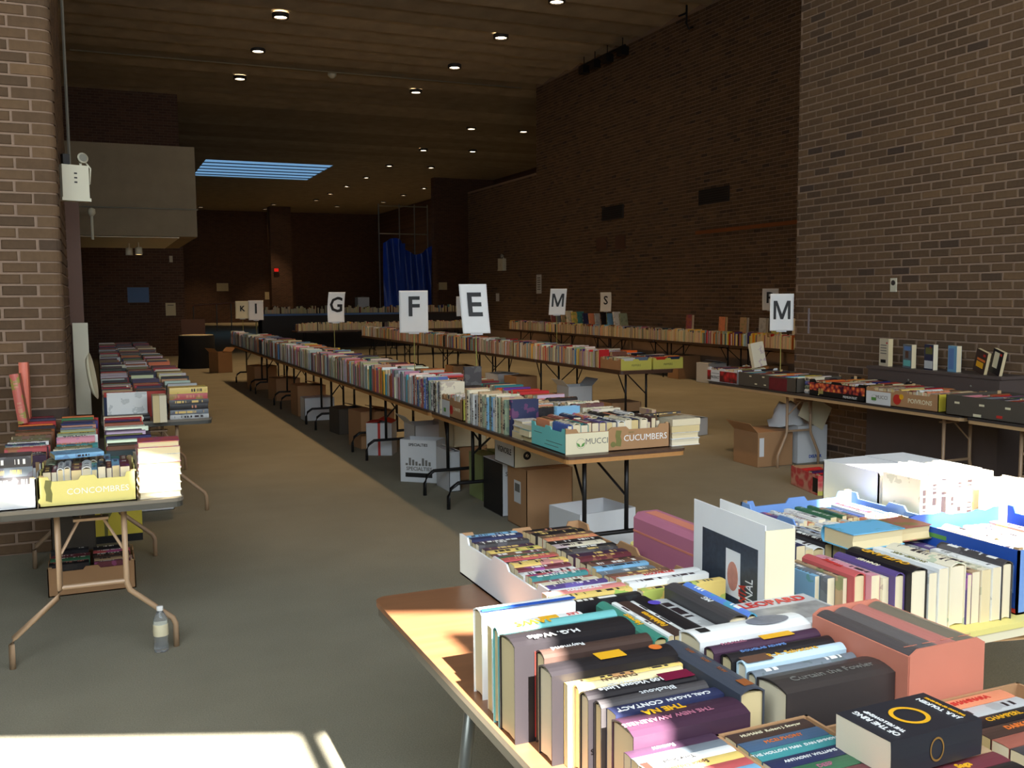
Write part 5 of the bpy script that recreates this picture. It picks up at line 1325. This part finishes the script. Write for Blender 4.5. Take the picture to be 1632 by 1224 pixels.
for i, (x, y, w, d, h, mt, lab) in enumerate(((5.85, 10.5, .42, .42, .30, M_CARD, 'brown carton under the yellow-green trays'), (5.55, 9.2, .44, .36, .20, M_CARD, 'low brown carton in front of the second row'), (6.15, 9.45, .40, .32, .20, M_WBOX, 'white carton with a maroon label in front of the second row'), (5.8, 11.6, .36, .36, .42, M_WBOX, 'pale carton with raised flaps under the second row'), (5.77, 13.35, .36, .4, .42, M_CARD, 'upright tan carton under the second row'), (5.8, 14.2, .4, .4, .4, M_WBOX, 'whitish carton farther under the second row'), (5.8, 16.2, .4, .4, .4, M_CARD, 'far brown carton under the second row'))):
    cc, cs = carton(lab, x, x + w, y, y + d, 0, h, mt, .08 * (i % 3), 'flaps' if i == 3 else False)
    if i == 2: patch_on(cs['-y'], .45, .62, .05, .15, mat('maroon_label', rgb(130, 30, 60), .6), .005)

# ================================================================== row along the long brick wall
for i in range(5):
    y0 = 11.9 + i * 2.5
    folding_table('%s dark table along the long brick wall, counted from the right brick wall' % ORD[i], 10.36, 11.12, y0, y0 + 2.46, 'pedestal', M_TOPDARK, M_TOPDARK, group='tables along the long brick wall')
yy = 11.95; sd = 500
while yy < 24.2:
    L = R.uniform(.4, 1.0); far_run((10.38, yy, ZT), Y_, -X_, L, 'pages' if R.random() < .75 else 'upright', PALES, sd, (.016, .04), (.12, .16), (.18, .25)); sd += 1; yy += L
far_run((10.58, 11.95, ZT), Y_, X_, 12.3, 'spine', WARM + PALES, 560, (.018, .045), (.15, .22), (.18, .22))
far_run((10.83, 11.95, ZT), Y_, X_, 12.3, 'spine', WARM + PALES, 561, (.018, .045), (.15, .22), (.18, .22))
for i, (y, c, l) in enumerate(((16.3, 'rust', .30), (15.2, 'orange', .28), (14.55, 'tan', .28), (14.0, 'light grey', .28), (13.65, 'yellow', .26), (13.1, 'cream', .29))):
    book((10.75, y, ZT + .205), X_, -Y_, V((.08, 0, 1)), .055, .2, l, c, True, 'display', 'books standing face out on the wall row', '%s hardcover standing face out on the row along the brick wall' % c)
for i in range(13):
    y = 22.6 - i * .30; c = ['rust', 'slate grey', 'tan', 'cream', 'yellow', 'teal', 'navy', 'orange', 'light grey', 'black', 'sky blue', 'white', 'sage'][i]
    book((10.80, y, ZT + .205), V((0, -1, .25)), X_, V((0, .25, 1)), .05, .18, R.uniform(.26, .34), c, True, 'lean', 'books leaning on the wall row', '%s hardcover leaning over at the far part of the wall row' % c)
sign("S", 10.74, 19.58, 1.27, .30, .44, math.radians(-62), 'white sheet with letter S on the row along the brick wall', zb=ZT)
sign('R', 10.92, 13.9, 1.36, .28, .38, math.radians(-30), 'white sheet with letter R behind the nearer letter M', zb=ZT)
sign('V', 10.92, 13.0, 1.40, .28, .38, math.radians(-30), 'white sheet half hidden by the right brick wall', zb=ZT)
for i, (x, y, w, d, h, mt, lab) in enumerate(((10.4, 12.5, .4, .4, .3, M_LIGHTBLUE, 'bluish carton under the row along the brick wall'), (10.45, 13.3, .4, .36, .42, M_CARD, 'brown carton under the row along the brick wall'), (10.4, 15.0, .4, .4, .36, M_WBOX, 'pale carton under the row along the brick wall'), (10.4, 16.0, .5, .4, .45, M_CARD, 'second brown carton under the row along the brick wall'))):
    carton(lab, x, x + w, y, y + d, 0, h, mt)

# ================================================================== cross tables and counter at the far end
for i in range(2):
    folding_table(['cross table at the far end on the side of the left aisle', 'cross table at the far end on the side of the long brick wall'][i], 4.9 + 2.5 * i, 7.35 + 2.5 * i, 26.0, 26.76, 'pedestal', M_TOPDARK, M_TOPDARK, group='cross tables at the far end')
    far_run((4.95 + 2.5 * i, 26.02, ZT), X_, -Y_, 2.3, 'pages', PALES, 600 + i)
    far_run((4.95 + 2.5 * i, 26.2, ZT), X_, Y_, 2.3, 'spine', WARM, 610 + i, (.02, .045), (.15, .2), (.18, .22))
    far_run((4.95 + 2.5 * i, 26.45, ZT), X_, Y_, 2.3, 'spine', WARM, 620 + i, (.02, .045), (.15, .2), (.18, .22))
t = thing('counter', 'long dark counter with a bluish front edge at the far end', 'counter', (9.4, 31.2, 0))
MB().box(-4.6, 4.6, 0, .8, 0, 1.08).obj('body', M_DARKPANEL, t); MB().box(-4.7, 4.7, -.08, .9, 1.08, 1.12).obj('top', M_TOPDARK, t); MB().box(-4.7, 0.6, -.09, -.08, 1.06, 1.12).obj('edge', M_LIGHTBLUE, t)
far_run((4.9, 31.25, 1.12), X_, -Y_, 9.0, 'pages', WARM + PALES, 640, (.03, .06), (.16, .22), (.12, .26), .3)
carton('white carton standing behind the far counter', 8.2, 8.6, 32.4, 32.8, 0, 1.62, M_WBOX)
t = thing('round_table', 'round table under a floor-length black cloth in the dark', 'table', (2.16, 24.0, 0))
MB().lathe([(0, .76), (.40, .76), (.41, .75), (.42, .3), (.45, 0)], 24).obj('tablecloth', M_CLOTH, t, True); MB().lathe([(0, .775), (.38, .775), (.38, .762)], 24).obj('tabletop', M_CREAM, t)
carton('tan carton with its lid raised on the floor by the far aisle', 2.32, 2.66, 22.0, 22.4, 0, .45, M_CARD, .4, 'flaps')
t = thing('wooden_chair', 'wooden chair back standing behind the round black table', 'chair', (2.2, 25.2, 0))
MB().box(-.28, .28, 0, .03, .72, 1.12).obj('backrest', M_BROWNPAINT, t); MB().box(-.26, .26, -.45, 0, .43, .47).obj('seat', M_BROWNPAINT, t)
for sx in (-.25, .22):
    MB().box(sx, sx + .03, 0, .03, 0, .75).obj('leg', M_BROWNPAINT, t); MB().box(sx, sx + .03, -.45, -.42, 0, .43).obj('leg', M_BROWNPAINT, t)

# ================================================================== row along the right brick wall
RX0, RX1 = 5.84, 6.425
folding_table('dark-topped folding table with tan wishbone legs along the right brick wall', RX0, RX1, 5.20, 8.45, 'wishbone', M_DARKPANEL, M_BEIGE, ends=(.30, 1.10))
folding_table('dark-topped folding table nearer the shop front along the right brick wall', RX0 - .04, RX1 - .02, 3.0, 5.14, 'wishbone', M_DARKPANEL, M_BEIGE, seen=(False, True), ends=(.3, .35))
ta, sa = tray('white strawberry tray on the far end of the right table', 5.88, 6.38, 7.98, 8.50, ZT, .15, {'*': M_WBOX}, 'hand')
patch_on(sa['-x'], .42, .98, .01, .12, M_BERRY, .006, 'strawberry_print'); patch_on(sa['-x'], .0, .12, .02, .12, M_BERRY, .006, 'strawberry_print'); print_on(sa['-x'], 'PRODUCT', .04, .27, .05, M_BLACK, .0006, .8); patch_on(sa['-x'], .14, .4, .09, .094, M_BLACK)
tb2, sb_ = tray('dull brown tray with a maroon picture next to the strawberry tray', 5.87, 6.40, 7.08, 7.95, ZT, .135, {'*': M_DARKCARD}, 'flat'); patch_on(sb_['-x'], .55, .85, .002, .12, mat('maroon_print', rgb(110, 34, 40), .6, .4, 20), .006, 'maroon_picture')
for u, v in ((.2, .1), (.3, .03), (.43, .105), (.46, .03)): patch_on(sb_['-x'], u, u + .04, v, v + .012, M_CREAM, .006, 'hand_hole')
stack((5.94, 6.985, ZT), -math.pi / 2, 4, 'in the small stack between trays on the right table', 'small stack between the trays', PALES, (.02, .045), (.12, .14), (.1, .115), .5, 111, ['white', 'sage', 'royal blue', 'cream'])
tc2, sc2 = tray('black tray printed with peaches on the right table', 5.87, 6.40, 6.22, 6.90, ZT, .145, {'*': M_BLACK}, 'hand'); patch_on(sc2['-x'], .0, 1, .05, .118, M_PEACH, .006, 'peach_print'); print_on(sc2['-x'], 'Jill', .07, .22, .045, M_STRAW, 0, 1, .0075); print_on(sc2['-x'], 'PREMIUM FRUIT', .03, .75, .022, M_WHITE, 0, .8)
td, sd_ = tray('tan pepper tray with white and yellow ends on the right table', 5.86, 6.38, 5.44, 6.19, ZT, .135, {'*': M_CARD, '-y': M_YEL}, {'-x': 'hand', '+x': 'hand', '-y': 'flat', '+y': 'flat'})
patch_on(sd_['-x'], 0, .36, 0, .105, M_WBOX, .006, 'pale_half'); disc_on(sd_['-x'], .12, .05, .028, M_INKGREY, .0265, .007); print_on(sd_['-x'], 'MUCCI', .042, .23, .06, M_INKGREY, 0, 1, .0072); print_on(sd_['-x'], 'POIVRONS', .05, .76, .06, M_CREAM, .0008)
disc_on(sd_['-x'], .45, .06, .042, M_RED); disc_on(sd_['-x'], .51, .085, .022, M_GOLD, None, .0068); patch_on(sd_['-x'], .08, .15, .03, .055, M_INKGREEN, .0072, 'leaf_emblem'); print_on(sd_['-y'], 'PEPPERS', .03, .5, .03, M_OLIVE)
te, se = tray('dark grey tray with punched hand holes on the nearer right table', 5.83, 6.38, 4.35, 5.34, ZT, .15, {'*': M_DARKCARD}, 'flat')
for k in range(4): patch_on(se['-x'], .08 + .22 * k, .125 + .22 * k, .09, .105, M_CREAM, .006, 'hand_hole')
patch_on(se['-x'], .25, .32, .01, .03, M_CREAM, .006, 'hand_hole'); patch_on(se['-x'], .45, .5, .02, .04, M_RED)
for j, (y0, L, pal, h) in enumerate(((8.0, .46, WARM, .15), (7.1, .82, WARM + PALES, .135), (6.25, .62, WARM, .14), (4.38, .92, MIX, .14))):
    far_run((5.89, y0, ZT + .006), Y_, X_, L, 'spine', pal, 700 + j, (.02, .04), (h - .02, h - .004), (.2, .23)); far_run((6.14, y0, ZT + .006), Y_, X_, L, 'spine', pal, 710 + j, (.02, .04), (h - .02, h - .004), (.18, .22))
run((5.885, 5.47, ZT + .006), Y_, X_, .68, 'spine_up', 'in the tan pepper tray', 'books in the tan pepper tray', ['cream', 'orange', 'light grey', 'black', 'white', 'yellow', 'rust', 'brown', 'charcoal'], (.025, .045), (.12, .133), (.22, .24), .3, seed=112)
far_run((6.14, 5.47, ZT + .006), Y_, X_, .68, 'spine', WARM, 720, (.02, .04), (.12, .13), (.19, .22))
b = book((6.12, 8.02, ZT + .16), Y_, Z_, V((1, .25, 0)), .04, .25, .17, 'cream', False, 'x', None, 'cream book standing tilted in the strawberry tray')
sign('M', 6.22, 7.74, 1.285, .235, .365, math.radians(-22), 'white sheet with letter M at the corner of the right brick wall', zb=ZT, bend=.004, lsize=.26)
# books displayed on the convector
for i, (y, c, w, l, lab) in enumerate(((6.72, 'cream', .145, .245, 'cream paperback with a black bird displayed on the dark convector'), (6.44, 'slate grey', .13, .205, 'blue and brown paperback with a portrait displayed on the convector'), (6.20, 'navy', .125, .215, 'navy paperback with yellow title displayed on the convector'), (5.95, 'sky blue', .115, .215, 'pale blue paperback with cream pages displayed on the convector'), (5.70, 'dark brown', .14, .185, 'dark paperback with a yellow flower displayed on the convector'), (5.545, 'black', .125, .195, 'black paperback with a pale figure leaning on the flower one'))):
    rz = math.radians(18); e1 = V((math.cos(rz), math.sin(rz) * -1, 0)); lean = .16 if i > 3 else .04
    axx = V((1, -.22, 0)).normalized(); ayy = V((-.22, -1, 0)).normalized(); azz = Z_
    if i > 3: azz = (Z_ - ayy * -.28).normalized(); ayy = (ayy - azz * ayy.dot(azz)).normalized()
    b = book((6.50, y, .996 + (.03 if i > 3 else 0)), axx, ayy, azz, .045 if i < 4 else .03, w, l, c, False, 'x', 'books displayed on the convector', lab)
    cv = b[0].children[0]; sgn = b[0].matrix_basis.to_3x3().col[0].x
    xo = -.0012 if sgn > 0 else b[1][0] + .0012
    def patch(y0, y1, z0, z1, mt, nm='cover_picture'):
        MB().box(min(xo, xo + .0008), max(xo, xo + .0008), y0 * w, y1 * w, z0 * l, z1 * l).obj(nm, mt, cv)
    if i == 0:
        patch(.2, .75, .12, .24, M_BLACK, 'bird'); patch(.75, .9, .82, .88, M_RED, 'sticker')
        for k in range(4): patch(.15, .8, .45 + .1 * k, .48 + .1 * k, M_INKGREY, 'cover_title')
    elif i == 1:
        patch(.15, .9, .75, .92, M_LIGHTBLUE); patch(.3, .65, .42, .72, M_BROWNPAINT, 'portrait'); patch(.1, .9, .08, .34, M_CYAN)
    elif i == 2:
        patch(.15, .9, .62, .88, M_OLIVE, 'cover_title'); patch(.05, .95, .05, .36, M_WBOX); patch(.6, .75, .84, .92, M_RED, 'sticker')
    elif i == 3: patch(.1, .7, .1, .9, M_LIGHTBLUE)
    elif i == 4:
        patch(.2, .8, .25, .5, M_GOLD, 'flower'); patch(.2, .9, .55, .65, M_ORANGEINK); patch(.65, .85, .78, .88, M_RED, 'sticker')
    else: patch(.2, .65, .25, .9, M_CREAM, 'figure'); patch(.7, .88, .8, .9, M_RED, 'sticker')
# under the right table
ca, cas = carton('brown carton with a printed label under the right table', 5.74, 6.14, 7.44, 7.84, 0, 0.33, M_CARD, -.04, 'left'); patch_on(cas['-y'], .05, .18, .1, .28, M_WBOX, .005)
cb, cbs = carton('white carton with blue lettering by the right brick wall', 6.22, 6.57, 7.45, 7.8, 0, 0.36, M_WBOX, -.04, lift=0.0); print_on(cbs['-y'], 'DELIVER', .04, .6, .06, M_BLUECARD, .002, 1, .005)
t = thing('paper_bag', 'crumpled white bag with a tilted cream sheet on the cartons under the right table', 'bag', (6.24, 7.655, .362))
bg = MB(); n = 10
for a in range(n):
    for bq in range(7):
        an = 2 * math.pi * a / n; rr = .20 * (1 - .09 * bq) * (1 + .14 * math.sin(a * 3 + bq * 2)); bg.v.append((rr * math.cos(an), rr * .8 * math.sin(an), bq * .035 + .02 * math.sin(a * 2 + bq)))
for a in range(n):
    for bq in range(6):
        i, j = a * 7 + bq, ((a + 1) % n) * 7 + bq; bg.f.append((i, j, j + 1, i + 1))
bg.f.append(tuple(a * 7 + 6 for a in range(n))); bg.obj('bag', M_WBOX, t, True)
MB().box(-.17, .17, -.006, 0, -.12, .12).obj('sheet', M_CREAM, t, False, Matrix.Translation((.16, -.216, .14)) @ Matrix.Rotation(math.radians(28), 4, 'Y'))
fb, fs = tray('melon-print fruit tray with a green band lying on the carpet', 5.42, 5.86, 6.12, 6.62, 0, .165, {'*': M_CARD, '-x': M_MELON, '-y': M_MELON}, 'flat', -.25)
patch_on(fs['-y'], .35, 1, .12, .15, M_INKGREEN); patch_on(fs['-x'], .82, 1.0, .02, .14, M_BLACK); patch_on(fs['-y'], 0, 1, 0, .035, M_YELGREEN); print_on(fs['-y'], 'MELONS', .02, .5, .017, M_WHITE, 0, 1, .0068)
far_run((5.48, 6.2, .006), Y_, X_, .34, 'spine', WARM, 730, (.03, .045), (.13, .15), (.2, .24))

# ================================================================== all the books that are too far and too many to build singly
me = FAR.mesh('distant_books'); me.materials.append(M_FARCOVER)
att = me.color_attributes.new('Col', 'FLOAT_COLOR', 'CORNER')
buf = []
for p, c in zip(me.polygons, FAR.c): buf.extend(list(c) * p.loop_total)
att.data.foreach_set('color', buf)
o = link('distant_books', me); o['kind'] = 'stuff'
tag(o, 'hundreds of books packed in rows on the farther tables', 'books')

for bk in BOOKS:
    cv_ = bk[0].children[0]
    if len(cv_.children): cv_.color[3] = 0.0
# ================================================================== labels of the books
seen = {}
for i, (root, size, col, kind, where, label) in enumerate(BOOKS):
    if not label: label = ('%s%s %s %s' % (size, col, kind, where)).replace(',', '')
    BOOKS[i][5] = label; seen.setdefault(label, []).append(i)
for label, idx in seen.items():
    if len(idx) > 1:
        for i in idx:
            nb = []
            for j in (i - 1, i + 1):
                if 0 <= j < len(BOOKS) and BOOKS[j][4] == BOOKS[i][4]: nb.append(BOOKS[j][2])
            if nb and len(label.split()) <= 12:
                BOOKS[i][5] = label + (' between %s and %s' % tuple(nb) if len(nb) == 2 else ' beside %s' % nb[0])
for root, size, col, kind, where, label in BOOKS:
    root['label'] = label if len(label.split()) <= 16 else ' '.join(label.split(' between ')[0].split()[:16])
print('BOOKS', len(BOOKS), 'far verts', len(FAR.v))
